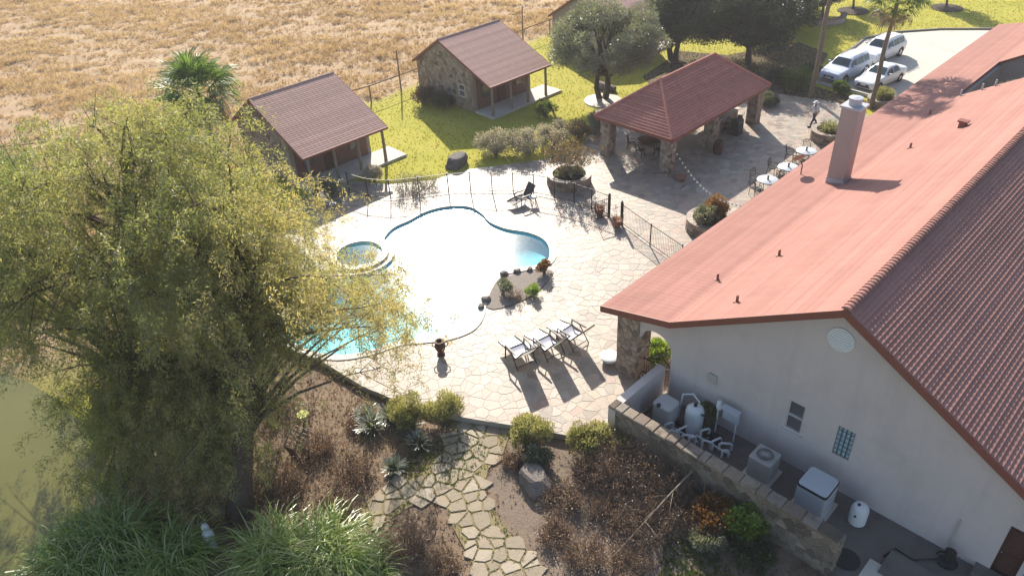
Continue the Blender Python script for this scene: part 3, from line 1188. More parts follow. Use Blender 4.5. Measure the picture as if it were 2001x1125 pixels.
# round gable louvre
vt = MB()
cpt = hw(6.24, VW, 6.30)
ring = [(cpt + (D2 * math.cos(a) + ZU * math.sin(a)) * .44) for a in [2 * math.pi * k / 28 for k in range(28)]]
vt.prism([p - D1 * .06 for p in ring], D1 * .10)
lv = vt.build('round_gable_vent', MT['white'], house)
vt = MB()
for k in range(-4, 5):
    z = k * .09
    hl = math.sqrt(max(0, .40 ** 2 - z * z))
    if hl > .06: vt.bar(cpt - D2 * hl + ZU * z - D1 * .075, cpt + D2 * hl + ZU * z - D1 * .075, .03, .012)
vt.build('louvre_slats', MT['white'], lv)
# door and threshold at the right end of the wall
d = MB()
u0, u1, z0, z1 = DOOR
d.box(hw((u0 + u1) / 2, VW + .2, 0), D2 * (u1 - u0) / 2, D1 * .03, ZU * z1)
dr = d.build('door', MT['darkwood'], house)
d = MB()
for k in range(2):
    d.box(hw((u0 + u1) / 2, VW + .155, .25 + k * 1.05), D2 * .22, D1 * .015, ZU * .8)
d.build('door_panel', MT['darkwood'], dr)
d = MB()
d.lathe(hw(u1 - .08, VW + .13, 1.02), [(.0, -.03), (.03, 0), (0, .03)], 10)
d.build('handle', MT['rim'], dr)
for k, (dd, hh) in enumerate(((.9, .12), (.5, .24))):
    d = MB()
    d.box(hw(-.25, VW - dd / 2, -.01), D2 * .75, D1 * dd / 2, ZU * hh)
    d.build('doorstep', MT['yard'], house)
# electric box and conduits on the wall
d = MB()
d.box(hw(10.45, VW - .06, 1.95), D2 * .17, D1 * .055, ZU * .42)
d.build('meter_box', MT['acbeige'], house)
d = MB()
d.tube([hw(1.35, VW - .05, .2), hw(1.35, VW - .05, 1.6)], .025)
d.build('conduit', MT['acbeige'], house)

# roof planes: underlay sheets, then courses of tiles
DL = (D2 * (UK - UR) + ZU * (ZK - ZR)).normalized()     # down the pool side
DP = (D2 * (UT - UK) + ZU * (ZT - ZK)).normalized()
DR_ = (D2 * (UL - UR) + ZU * (ZL - ZR)).normalized()
NL, NP, NR = (D1.cross(DL)), (D1.cross(DP)), (D1.cross(DR_))
NL = NL if NL.z > 0 else -NL
NP = NP if NP.z > 0 else -NP
NR = NR if NR.z > 0 else -NR


def slab(name, o, dirn, nrm, length, v0, v1, parent, mt, th=.14):
    b = MB()
    p = [o + D1 * v0, o + D1 * v1, o + D1 * v1 + dirn * length, o + D1 * v0 + dirn * length]
    b.prism([q - nrm * .02 for q in p], -nrm * th)
    return b.build(name, mt, parent)


LL = ((UK - UR) ** 2 + (ZK - ZR) ** 2) ** .5
LP = ((UT - UK) ** 2 + (ZT - ZK) ** 2) ** .5
LR = ((UL - UR) ** 2 + (ZL - ZR) ** 2) ** .5
EXP = .155
ridge0, kink0 = hw(UR, 0, ZR), hw(UK, 0, ZK)
planes = [('pool_side_roof', ridge0, DL, NL, LL, V0, V1), ('porch_roof', kink0, DP, NP, LP, V0, V3), ('yard_side_roof', ridge0, DR_, NR, LR, V0, V1)]
for nm, o, dr_, nr, ln, v0, v1 in planes:
    r = slab(nm, o, dr_, nr, ln, v0, v1, house, MT['fascia'])
    n = int(round(ln / EXP))
    ex = ln / n
    me = course_mesh('tile_course', 0, v1 - v0, 0, v1 - v0, ex + .012, MTI, .26, .006 if nm == 'pool_side_roof' or nm == 'porch_roof' else .008, .018 if nm != 'yard_side_roof' else .045)
    for k in range(n):
        ez = nr
        o2 = o + dr_ * (ex * k + random.uniform(-.008, .008)) + D1 * v0 + nr * random.uniform(-.004, .004)
        if D1.cross(dr_).dot(nr) > 0:
            mobj('tile_course', me, r, o2, D1, dr_, nr)
        else:
            mobj('tile_course', me, r, o2, D1, dr_, nr)
# ridge caps
rc = MB()
rc.tube([hw(UR, V0 + .01, ZR - .02), hw(UR, V1, ZR - .02)], .09, 8)
rdg = rc.build('ridge', MTI, house)
cap = MB()
n = 8
for i, (x, r) in enumerate(((0, .15), (.17, .125), (.17, .10))):
    pass
vs, fs = [], []
for x, r, hgt in ((0, .17, .115), (.035, .17, .115), (.04, .145, .09), (.215, .135, .08)):
    for k in range(n + 1):
        a = math.pi * k / n
        vs.append((x, r * math.cos(a), hgt * math.sin(a) - .03))
for i in range(3):
    for k in range(n):
        q = i * (n + 1) + k
        fs.append((q, q + 1, q + n + 2, q + n + 1))
fs.append(tuple(range(n + 1)))
cme = bpy.data.meshes.new('ridge_cap')
cme.from_pydata(vs, [], fs)
setmat(cme, MTI)
v = V0
while v < V1 - .1:
    mobj('ridge_cap', cme, rdg, hw(UR, v, ZR + .035 + random.uniform(-.006, .006)), D1, D2, ZU)
    v += .205
# rake fascias along the gable
for nm, a, b_ in (('rake_board', (UT, ZT), (UK, ZK)), ('rake_board', (UK, ZK), (UR, ZR)), ('rake_board', (UR, ZR), (UL, ZL))):
    f = MB()
    pa, pb = hw(a[0], V0 - .05, a[1] + .035), hw(b_[0], V0 - .05, b_[1] + .035)
    f.prism([pa, pb, pb - ZU * .30, pa - ZU * .30], D1 * .05)
    f.build(nm, MT['fascia'], house)
f = MB()
f.prism([hw(UT + .03, V0 - .05, ZT + .02), hw(UT + .03, V3, ZT + .02), hw(UT + .03, V3, ZT - .24), hw(UT + .03, V0 - .05, ZT - .24)], D2 * -.04)
f.build('eave_board', MT['fascia'], house)
f = MB()
f.prism([hw(UL - .03, V0 - .05, ZL + .02), hw(UL - .03, V1, ZL + .02), hw(UL - .03, V1, ZL - .24), hw(UL - .03, V0 - .05, ZL - .24)], D2 * .04)
f.build('eave_board', MT['fascia'], house)
# chimney
cb = hw(12.85, 35.2, 0)
c_ = MB()
c_.box(cb + ZU * 3.6, D2 * .42, D1 * .42, ZU * 4.25)
ch = c_.build('chimney', MT['chim'], house)
c_ = MB()
c_.box(cb + ZU * 7.85, D2 * .5, D1 * .5, ZU * .10)
c_.build('chimney_crown', MT['lead'], ch)
c_ = MB()
c_.lathe(cb + ZU * 7.94, [(.30, 0), (.30, .30), (.33, .31), (.33, .36), (.05, .40)], 16)
c_.build('chimney_flue', MT['lead'], ch)
c_ = MB()
c_.box(hw(12.85, 35.2, 3.6), D2 * .445, D1 * .445, ZU * .62)
c_.build('flashing', MT['lead'], ch)


# roof penetrations
def roof_z(u):
    return ZR - SL * abs(u - UR) if u < UK else ZK - (ZK - ZT) / (UT - UK) * (u - UK)


for (u, v_) in ((11.07, 39.05), (11.07, 25.74), (12.57, 23.7), (10.45, 21.39), (12.5, 46.0)):
    p = MB()
    o = hw(u, v_, roof_z(u))
    p.lathe(o, [(.13, -.1), (.13, .03), (.055, .06), (.05, .30), (.0, .31)], 10)
    p.build('vent_pipe', MT['fascia'], house, True)
o = hw(9.51, 41.04, roof_z(9.51))
p = MB()
p.box(o - ZU * .15, D2 * .16, D1 * .16, ZU * .42)
p.box(o + ZU * .27, D2 * .24, D1 * .20, ZU * .08)
p.build('roof_vent', MT['fascia'], house)
for u, v_ in ((12.0, 49.2), (11.0, 49.25), (10.4, 49.3)):
    p = MB()
    o = hw(u, v_, roof_z(u))
    p.lathe(o, [(.06, -.1), (.05, .4), (.0, .42)], 8)
    p.build('vent_pipe', MT['lead'], house)
# satellite dish at the eave
dish = empty('satellite_dish', hw(15.0, 35.7, roof_z(15.0)), 'small brown satellite dish on a bent arm at the roof eave', 'dish')
p = MB()
o = hw(15.0, 35.7, roof_z(15.0) - .02)
p.tube([o, o + ZU * .55, o + ZU * .75 + D2 * .15], .03)
p.build('mast', MT['dark'], dish)
p = MB()
oc = o + ZU * .82 + D2 * .2
axis_ = (D2 * .55 + D1 * .35 + ZU * .55).normalized()
ax = axis_.orthogonal().normalized()
ay = axis_.cross(ax)
vs, fs = [oc], []
for i, r in enumerate((.14, .28, .38)):
    for k in range(18):
        a = 2 * math.pi * k / 18
        vs.append(oc + (ax * math.cos(a) * .85 + ay * math.sin(a)) * r + axis_ * (r * r * .7))
fs += [(0, 1 + k, 1 + (k + 1) % 18) for k in range(18)]
for i in range(2):
    fs += [(1 + i * 18 + k, 1 + i * 18 + (k + 1) % 18, 19 + i * 18 + (k + 1) % 18, 19 + i * 18 + k) for k in range(18)]
p.add(vs, fs)
p.build('reflector', mat('brown_dish_paint', (.30, .20, .15), .5, 2, .1), dish, 'all')
p = MB()
p.tube([oc - ax * .3, oc + axis_ * .42 - ax * .05], .015)
p.lathe(oc + axis_ * .42 - ax * .05 - ZU * .04, [(.04, 0), (.045, .05), (.02, .09)], 8)
p.build('feed_arm', MT['dark'], dish)

# porch end: stone pillar, arched spandrel, railing
pil = MB()
PU0, PU1, PV0, PV1 = 14.02, 15.04, VW - .05, VW + .9
pil.box(hw((PU0 + PU1) / 2, (PV0 + PV1) / 2, -.3), D2 * (PU1 - PU0) / 2, D1 * (PV1 - PV0) / 2, ZU * 3.45)
pillar = pil.build('porch_pillar', MT['mortar'], house)
stone_panel(pillar, 'stone', hw(PU0, PV0, 0), D2, ZU, -D1, 0, PU1 - PU0, 0, 3.1, .3, MT['stone'], .035)
stone_panel(pillar, 'stone', hw(PU1, PV0, 0), D1, ZU, D2, 0, PV1 - PV0, 0, 3.0, .3, MT['stone'], .035)
stone_panel(pillar, 'stone', hw(PU0, PV0, 0), D1, ZU, -D2, 0, PV1 - PV0, 0, 3.1, .3, MT['stone'], .035)
sp = MB()
ua, ub = UK + .06, PU0 - .01
N_ = 14
arc = []
for k in range(N_ + 1):
    t = k / N_
    uu = ub + (ua - ub) * t
    zz = 2.15 + .75 * math.sqrt(max(0, 1 - (2 * t - 1) ** 2))
    arc.append((uu, zz))
top = [(ua, roof_z(ua) - .2), (ub, roof_z(ub) - .2)]
sp.prism([hw(u, VW + .05, z) for u, z in arc + top], D1 * .28)
sp.build('arch_spandrel', MS, house)
rl = MB()
for z in (.14, .92): rl.bar(hw(ua, VW + .45, z), hw(ub, VW + .45, z), .035)
k = ua + .1
while k < ub:
    rl.bar(hw(k, VW + .45, .14), hw(k, VW + .45, .92), .018)
    k += .11
rl.bar(hw(ua + .1, VW + .47, .95), hw(ub - .2, VW + .47, 1.95), .025)
rl.bar(hw(ua + .1, VW + .47, 1.95), hw(ub - .2, VW + .47, .95), .025)
rl.build('porch_railing', MT['iron'], house)

# far wing beyond the open courtyard
w = MB()
w.prism([hw(UK + .05, V2 + .35, -.3), hw(UK + .05, V2 + .35, ZK - .25), hw(UR + .5, V2 + .35, ZR - .55), hw(0, V2 + .35, 4.2), hw(0, V2 + .35, -.3)], D1 * .3)
w.build('wing_gable_wall', MT['chim'], house)
r = slab('wing_roof', ridge0, DL, NL, LL, V2, V3 + 3, house, MT['fascia'])
n = int(round(LL / EXP))
me = course_mesh('tile_course', 0, V3 + 3 - V2, 0, V3 + 3 - V2, LL / n + .012, MTI, .26, .006, .018)
for k in range(n):
    mobj('tile_course', me, r, ridge0 + DL * (LL / n * k) + D1 * V2, D1, DL, NL)
r = slab('wing_roof', ridge0, DR_, NR, LR, V2, V3 + 3, house, MTI)
w = MB()
w.prism([hw(UK + .05, V1 - .4, -.4), hw(UK + .05, V3, -.4), hw(UK + .05, V3, ZK - .2), hw(UK + .05, V1 - .4, ZK - .2)], D2 * -.25)
w.build('courtyard_wall', MT['chim'], house)
# ------------------------------------------------------------------ cottages
def cottage(a0, label, windows=True, simple=False):
    """front porch at b = 40, ridge b = 45.65, back b = 49.1; the row shares one axis"""
    a1 = a0 + 6.4
    root = empty('guest_cottage', cw((a0 + a1) / 2, 45, 0), label, 'cottage', 'row of guest cottages')
    BE, BR, BB, ZE, ZRD, ZB = 40.0, 45.65, 49.15, 2.55, 4.95, 2.68
    wa0, wa1 = a0 + .22, a1 - .22
    BF, BK = 42.1, 48.85
    zat = lambda b: ZE + (ZRD - ZE) * (b - BE) / (BR - BE) if b < BR else ZRD + (ZB - ZRD) * (b - BR) / (BB - BR)
    outline = [(BF, -.3), (BK, -.3), (BK, zat(BK) - .14), (BR, ZRD - .14), (BF, zat(BF) - .14)]
    for aa, nm in ((wa0, 'gable_wall'), (wa1 - .25, 'gable_wall')):
        w = MB()
        w.prism([cw(aa, b, z) for b, z in outline], E1 * .25)
        g = w.build(nm, MT['mortar'], root)
        if nm == 'gable_wall' and aa == wa0 and not simple:
            hull = [(BF, 0), (BK, 0), (BK, zat(BK) - .16), (BR, ZRD - .16), (BF, zat(BF) - .16)]
            hole = [(43.05, 43.85, .95, 2.0)] if windows else []
            stone_panel(g, 'stone', cw(wa0, 0, 0), E2, ZU, -E1, BF, BK, 0, 5, .34, MT['stone'], .045, hull, hole)
    if windows:
        f = MB()
        for p, q in (((43.1, 1.0), (43.8, 1.0)), ((43.1, 1.95), (43.8, 1.95)), ((43.1, 1.0), (43.1, 1.95)), ((43.8, 1.0), (43.8, 1.95)), ((43.1, 1.5), (43.8, 1.5))):
            f.bar(cw(wa0 - .03, p[0], p[1]), cw(wa0 - .03, q[0], q[1]), .10, .09)
        wn_ = f.build('window', MT['coping'], root)
        f = MB()
        f.prism([cw(wa0 - .012, 43.1, 1.0), cw(wa0 - .012, 43.8, 1.0), cw(wa0 - .012, 43.8, 1.95), cw(wa0 - .012, 43.1, 1.95)], E1 * .01)
        f.build('pane', MT['glass'], wn_)
    f = MB()
    f.prism([cw(wa0 + .25, BF, -.3), cw(wa1 - .25, BF, -.3), cw(wa1 - .25, BF, zat(BF) - .14), cw(wa0 + .25, BF, zat(BF) - .14)], E2 * .2)
    f.build('porch_wall', MT['brick'], root)
    f = MB()
    f.prism([cw(wa0 + .25, BK, -.3), cw(wa1 - .25, BK, -.3), cw(wa1 - .25, BK, zat(BK) - .14), cw(wa0 + .25, BK, zat(BK) - .14)], -E2 * .2)
    f.build('field_side_wall', MT['mortar'], root)
    # front door, shutters window, lamp
    f = MB()
    f.box(cw((a0 + a1) / 2 - .2, BF - .03, .15), E1 * .45, E2 * .03, ZU * 2.05)
    dr_ = f.build('door', MT['darkwood'], root)
    f = MB()
    f.lathe(cw((a0 + a1) / 2 + .15, BF - .09, 1.1), [(0, -.03), (.03, 0), (0, .03)], 8)
    f.build('handle', MT['rim'], dr_)
    for aa in (a0 + 1.35, a1 - 1.5):
        f = MB()
        f.box(cw(aa, BF - .02, .95), E1 * .38, E2 * .03, ZU * 1.05)
        wf = f.build('porch_window', MT['darkwood'], root)
        f = MB()
        f.box(cw(aa, BF - .055, 1.0), E1 * .33, E2 * .008, ZU * .95)
        f.build('pane', MT['glass'], wf)
    f = MB()
    f.lathe(cw(a1 - .85, BF - .1, 1.75), [(.05, 0), (.09, .05), (.09, .25), (.03, .32)], 10)
    f.build('porch_lantern', MT['white'], root)
    # porch
    f = MB()
    f.prism([cw(wa0, 40.05, -.3), cw(a1 + 1.25, 40.05, -.3), cw(a1 + 1.25, 42.1, -.3), cw(wa0, 42.1, -.3)], ZU * .44)
    f.build('porch_floor', MT['concrete'], root)
    for aa in (a0 + .45, a0 + 2.35, a0 + 4.15, a1 - .28):
        f = MB()
        f.tube([cw(aa, 40.33, .13), cw(aa + .02, 40.34, 1.3), cw(aa, 40.33, zat(40.33) - .12)], [.12, .10, .095], 9)
        f.build('porch_post', MT['palebark'], root, True)
    f = MB()
    f.bar(cw(wa0, 40.33, zat(40.33) - .17), cw(wa1, 40.33, zat(40.33) - .17), .14, .18)
    f.build('porch_beam', MT['wood'], root)
    # roof with courses of shingles
    for nm, bA, zA, bB, zB_ in (('porch_side_roof', BR, ZRD, BE, ZE), ('field_side_roof', BR, ZRD, BB, ZB)):
        dn = (E2 * (bB - bA) + ZU * (zB_ - zA))
        ln = dn.length
        dn.normalize()
        nr = E1.cross(dn)
        nr = nr if nr.z > 0 else -nr
        b = MB()
        o = cw(a0, bA, zA)
        b.prism([q - nr * .015 for q in (o, o + E1 * (a1 - a0), o + E1 * (a1 - a0) + dn * ln, o + dn * ln)], -nr * .12)
        rf = b.build(nm, MT['fascia'], root)
        n = int(ln / .17)
        me = course_mesh('shingle_course', 0, a1 - a0, 0, a1 - a0, ln / n + .01, MT['shingle'], .3, .005, .014)
        for k in range(n):
            mobj('shingle_course', me, rf, o + dn * (ln / n * k), E1, dn, nr)
    b = MB()
    b.tube([cw(a0, BR, ZRD - .005), cw(a1, BR, ZRD - .005)], .075, 8)
    b.build('ridge', MT['shingle'], root)
    for aa in (a0 - .03, a1):
        b = MB()
        for (p, q) in (((BE, ZE), (BR, ZRD)), ((BR, ZRD), (BB, ZB))):
            b.prism([cw(aa, p[0], p[1] + .02), cw(aa, q[0], q[1] + .02), cw(aa, q[0], q[1] - .17), cw(aa, p[0], p[1] - .17)], E1 * .03)
        b.build('rake_board', MT['fascia'], root)
    b = MB()
    b.prism([cw(a0, BE - .02, ZE + .01), cw(a1, BE - .02, ZE + .01), cw(a1, BE - .02, ZE - .14), cw(a0, BE - .02, ZE - .14)], -E2 * .03)
    b.build('eave_board', MT['fascia'], root)
    return root


cottage(35.3, 'stone guest cottage with a small gable window in the middle of the lawn')
cottage(19.7, 'guest cottage half hidden behind the big willow tree', windows=False)
cottage(51.0, 'guest cottage cut off by the top edge beside the grey green tree', simple=True)

# ------------------------------------------------------------------ pavilion with hip roof
pav = empty('patio_pavilion', at(1325, 250, 0), 'open stone pavilion with red hipped tile roof on the patio', 'pavilion')
_pf, _pl, _pr = at(1300, 338), at(1188, 308), at(1462, 238)
fu, fv = _pf.dot(D2), _pf.dot(D1)
lu = _pl.dot(D2)
rv = _pr.dot(D1)
PU = (fu - .1, lu + .45)          # across: near house side .. pool side
PV = (fv, rv + .1)                # along the ridge direction
OV = .65
ez_, pz_ = 2.68, 4.95
c00, c10, c11, c01 = (PU[0] - OV, PV[0] - OV), (PU[1] + OV, PV[0] - OV), (PU[1] + OV, PV[1] + OV), (PU[0] - OV, PV[1] + OV)
um = (PU[0] + PU[1]) / 2
hlf = (PU[1] - PU[0]) / 2 + OV
r0, r1 = hw(um, PV[0] - OV + hlf * .92, pz_), hw(um, PV[1] + OV - hlf * .92, pz_)
C = [hw(*c00, ez_), hw(*c10, ez_), hw(*c11, ez_), hw(*c01, ez_)]
faces = [('hip_roof_face', C[0], C[1], r0, r0), ('hip_roof_face', C[1], C[2], r1, r0), ('hip_roof_face', C[2], C[3], r1, r1), ('hip_roof_face', C[3], C[0], r0, r1)]
for nm, A, B, T1, T0 in faces:
    b = MB()
    poly = [A, B, T1] + ([T0] if T0 is not T1 else [])
    nr = (B - A).cross(T1 - A).normalized()
    nr = nr if nr.z > 0 else -nr
    b.prism([q - nr * .02 for q in poly], -nr * .12)
    rf = b.build(nm, MT['fascia'], pav)
    ex = (B - A).normalized()
    mid_e, mid_t = A, T0
    dn = ex.cross(nr)
    dn = dn if dn.z < 0 else -dn
    Ls = (A - T0).dot(dn)
    n = int(Ls / .19)
    for k in range(n):
        f0, f1 = k / n, (k + 1) / n
        L0, R0 = T0 + (A - T0) * f0, T1 + (B - T1) * f0
        L1, R1 = T0 + (A - T0) * f1, T1 + (B - T1) * f1
        o = L0
        me = course_mesh('tile_course', 0, max(.02, (R0 - o).dot(ex)), (L1 - o).dot(ex), (R1 - o).dot(ex), Ls / n + .012, MT['tile2'], .24, .010, .055)
        mobj('tile_course', me, rf, o, ex, dn, nr)
for a_, b_ in ((C[0], r0), (C[1], r0), (C[2], r1), (C[3], r1), (r0, r1)):
    b = MB()
    b.tube([a_ + ZU * .03, b_ + ZU * .03], .11, 8)
    b.build('hip_ridge', MT['tile2'], pav)
for i in range(4):
    a_, b_ = C[i], C[(i + 1) % 4]
    b = MB()
    b.bar(a_ - ZU * .09, b_ - ZU * .09, .05, .2)
    b.build('eave_board', MT['fascia'], pav)
cols = [(PU[0], PV[0]), (PU[1], PV[0]), (PU[0], PV[1]), (PU[1], PV[1]), (PU[0], (PV[0] + PV[1]) / 2 - .3), (PU[1], (PV[0] + PV[1]) / 2)]
for u, v_ in cols:
    b = MB()
    b.box(hw(u, v_, -.2), D2 * .36, D1 * .36, ZU * 2.95)
    cl_ = b.build('stone_column', MT['mortar'], pav)
    stone_panel(cl_, 'stone', hw(u - .36, v_ - .36, 0), D2, ZU, -D1, 0, .72, 0, 2.6, .27, MT['stone'], .03)
    stone_panel(cl_, 'stone', hw(u - .36, v_ - .36, 0), D1, ZU, -D2, 0, .72, 0, 2.6, .27, MT['stone'], .03)
# arched beams between the columns
def arch(u0, v0, u1, v1, rise=.55):
    b = MB()
    pa, pb = hw(u0, v0), hw(u1, v1)
    dr_ = (pb - pa).normalized()
    pts = []
    L = (pb - pa).length
    for k in range(13):
        t = k / 12
        pts.append(pa + dr_ * (L * t) + ZU * (2.0 + rise * math.sqrt(max(0, 1 - (2 * t - 1) ** 2))))
    pts += [pb + ZU * 2.72, pa + ZU * 2.72]
    nr = dr_.cross(ZU) * .18
    b.prism([p - nr for p in pts], nr * 2)
    b.build('arch', MT['brick'], pav)


vm0, vm1 = (PV[0] + PV[1]) / 2 - .3, (PV[0] + PV[1]) / 2
arch(PU[0], PV[0] + .36, PU[0], vm0 - .36)
arch(PU[0], vm0 + .36, PU[0], PV[1] - .36)
arch(PU[1], PV[0] + .36, PU[1], vm1 - .36)
arch(PU[1], vm1 + .36, PU[1], PV[1] - .36)
arch(PU[0] + .36, PV[0], PU[1] - .36, PV[0])
arch(PU[0] + .36, PV[1], PU[1] - .36, PV[1])

# ------------------------------------------------------------------ stone wall of the utility yard
uw = empty('utility_yard_wall', hw(8, 17.35, 0), 'low L shaped stone wall screening the pool equipment', 'wall')
WZT = 1.5
b = MB()
b.prism([hw(12.6, 17.15, -.6), hw(3.75, 17.15, -.6), hw(3.75, 17.15, WZT - .03), hw(12.6, 17.15, WZT - .03)], D1 * .42)
b.build('long_wall', MT['mortar'], uw)
b = MB()
b.prism([hw(12.95, 17.15, -.6), hw(12.6, 17.15, -.6), hw(12.6, 20.42, -.6), hw(12.95, 20.42, -.6)], ZU * (WZT + .57))
b.build('return_wall', MT['stucco'], uw)
lw = [o for o in uw.children if o.name.startswith('long_wall')][0]
stone_panel(lw, 'stone', hw(3.75, 17.15, -.35), D2, ZU, -D1, 0, 8.85, 0, 1.82, .30, MT['yardstone'], .03, aspect=1.3)
stone_panel(lw, 'stone', hw(3.75, 17.15, 0), D1, ZU, -D2, 0, .42, 0, 1.45, .30, MT['yardstone'], .03)
k = 3.78
while k < 12.9:
    L = random.uniform(.22, .7)
    mb = MB()
    pl = [(0.01, -.03 + random.uniform(-.03, .02)), (L - .01, -.03 + random.uniform(-.03, .02)), (L - .015, .45 + random.uniform(-.02, .03)), (.015, .45 + random.uniform(-.02, .03))]
    stone(mb, pl, hw(k, 17.13, WZT - .03), D2, D1, ZU, .045 + random.uniform(0, .05), .03, random.random())
    mb.build('cap_stone', MT['yardstone'], uw)
    k += L

# ------------------------------------------------------------------ pool equipment
def rbox(mb, o, ex, ey, h, r=.1, n=4, taper=1.0):
    """upright box with rounded corners"""
    ex, ey = Vector(ex), Vector(ey)
    a, c_ = ex.length, ey.length
    ux, uy = ex.normalized(), ey.normalized()
    ring = []
    for sx, sy, a0 in ((1, 1, 0), (-1, 1, 90), (-1, -1, 180), (1, -1, 270)):
        for k in range(n + 1):
            t = math.radians(a0 + 90 * k / n)
            ring.append((sx * (a - r) + r * math.cos(t), sy * (c_ - r) + r * math.sin(t)))
    o = Vector(o)
    N = len(ring)
    lv = [(1, 0), (1 * taper, h - r * .3), (taper * (1 - .25 * r / a), h)]
    vs = []
    for s, z in lv: vs += [o + ux * x * s + uy * y * s + ZU * z for x, y in ring]
    fs = [(l * N + i, l * N + (i + 1) % N, (l + 1) * N + (i + 1) % N, (l + 1) * N + i) for l in range(2) for i in range(N)]
    fs += [tuple(range(N - 1, -1, -1)), tuple(2 * N + i for i in range(N))]
    mb.add(vs, fs)


t = empty('pool_filter_tank', hw(11.6, 19.1, 0), 'squarish grey filter housing at the left end of the equipment yard', 'tank')
b = MB()
rbox(b, hw(11.6, 19.1, 0), D2 * .42, D1 * .40, 1.12, .16)
b.build('housing', MT['tank'], t, True)
b = MB()
b.lathe(hw(11.72, 18.75, 1.08), [(.09, 0), (.09, .07), (.05, .09)], 12)
b.build('cap', MT['dark'], t)
b = MB()
b.tube([hw(11.3, 19.6, .1), hw(11.3, 19.75, 1.25), hw(10.9, 19.85, 1.45), hw(10.6, 19.85, 1.2), hw(10.55, 19.85, .1)], .035, 8)
b.build('hose', MT['pvc'], t, True)
t = empty('sand_filter', hw(10.55, 19.5, 0), 'white domed cylinder tank next to the white pipes', 'tank')
b = MB()
b.lathe(hw(10.55, 19.5, 0), [(.34, 0), (.36, .1), (.36, 1.0), (.33, 1.14), (.22, 1.24), (.10, 1.28), (0, 1.29)], 22)
b.build('shell', MT['white'], t, True)
b = MB()
b.tube([hw(10.2, 19.4, 1.12), hw(9.8, 19.4, 1.1), hw(9.6, 19.5, 1.1)], .04, 8)
b.lathe(hw(10.55, 19.5, 1.27), [(.07, 0), (.07, .12), (.03, .14)], 10)
b.build('valve', MT['dark'], t)
# white pipework: two groups of manifold pipes
for (ub, vb, lab) in ((10.75, 18.75, 'tangle of white pool pipes in front of the domed tank'), (9.5, 19.0, 'bent white pool pipes standing by the panel post')):
    t = empty('pool_pipework', hw(ub, vb, 0), lab, 'pipes', 'white pool pipework')
    for k in range(5):
        u_ = ub - .55 + k * .27
        vv_ = vb + random.uniform(-.25, .25)
        hh = random.uniform(.25, .55)
        b = MB()
        b.tube([hw(u_, vv_, 0), hw(u_, vv_, hh - .05), hw(u_ - .05, vv_ + .05, hh), hw(u_ - .16 * (1 + k % 2), vv_ + .12 + .13 * (k % 3), hh), hw(u_ - .18 * (1 + k % 2), vv_ + .15 + .14 * (k % 3), hh - .06), hw(u_ - .18 * (1 + k % 2), vv_ + .15 + .14 * (k % 3), .02)], .045, 8)
        p_ = b.build('pipe', MT['pvc'], t, True)
        b = MB()
        b.tube([hw(u_, vv_, hh * .5), hw(u_, vv_, hh * .5 + .12)], .05, 8)
        b.build('coupling', MT['pvc'], p_, True)
    b = MB()
    b.tube([hw(ub - .8, vb + .15, .22), hw(ub + .7, vb + .15, .22)], .036, 8)
    b.build('pipe', MT['pvc'], t, True)
    b = MB()
    rbox(b, hw(ub, vb + .55, 0), D2 * .22, D1 * .14, .34, .06)
    b.tube([hw(ub + .2, vb + .55, .18), hw(ub + .6, vb + .55, .18)], .11, 10)
    b.build('pump', MT['dark'], t, True)
t = empty('equipment_panel', hw(9.4, 20.1, 0), 'pale control panel on two thin posts against the gable wall', 'panel')
for u_ in (9.05, 9.85):
    b = MB()
    b.bar(hw(u_, 20.0, -.02), hw(u_, 20.0, 1.55), .045)
    b.build('post', MT['white'], t)
b = MB()
b.box(hw(9.3, 20.02, .95), D2 * .32, D1 * .06, ZU * .6)
b.build('cabinet', MT['acgrey'], t)
b = MB()
b.box(hw(9.3, 19.9, 1.56), D2 * .36, D1 * .16, ZU * .035)
b.build('rain_hood', MT['acgrey'], t)
b = MB()
b.lathe(hw(9.85, 20.05, 1.2), [(.10, 0), (.12, .1), (.12, .3), (.05, .4)], 12)
b.build('chlorinator', MT['white'], t, True)
t = empty('wall_climber_shrub', hw(10.35, 20.1, 0), 'small withered olive plant against the gable wall below the meter box', 'plant')
WALLPLANT = t

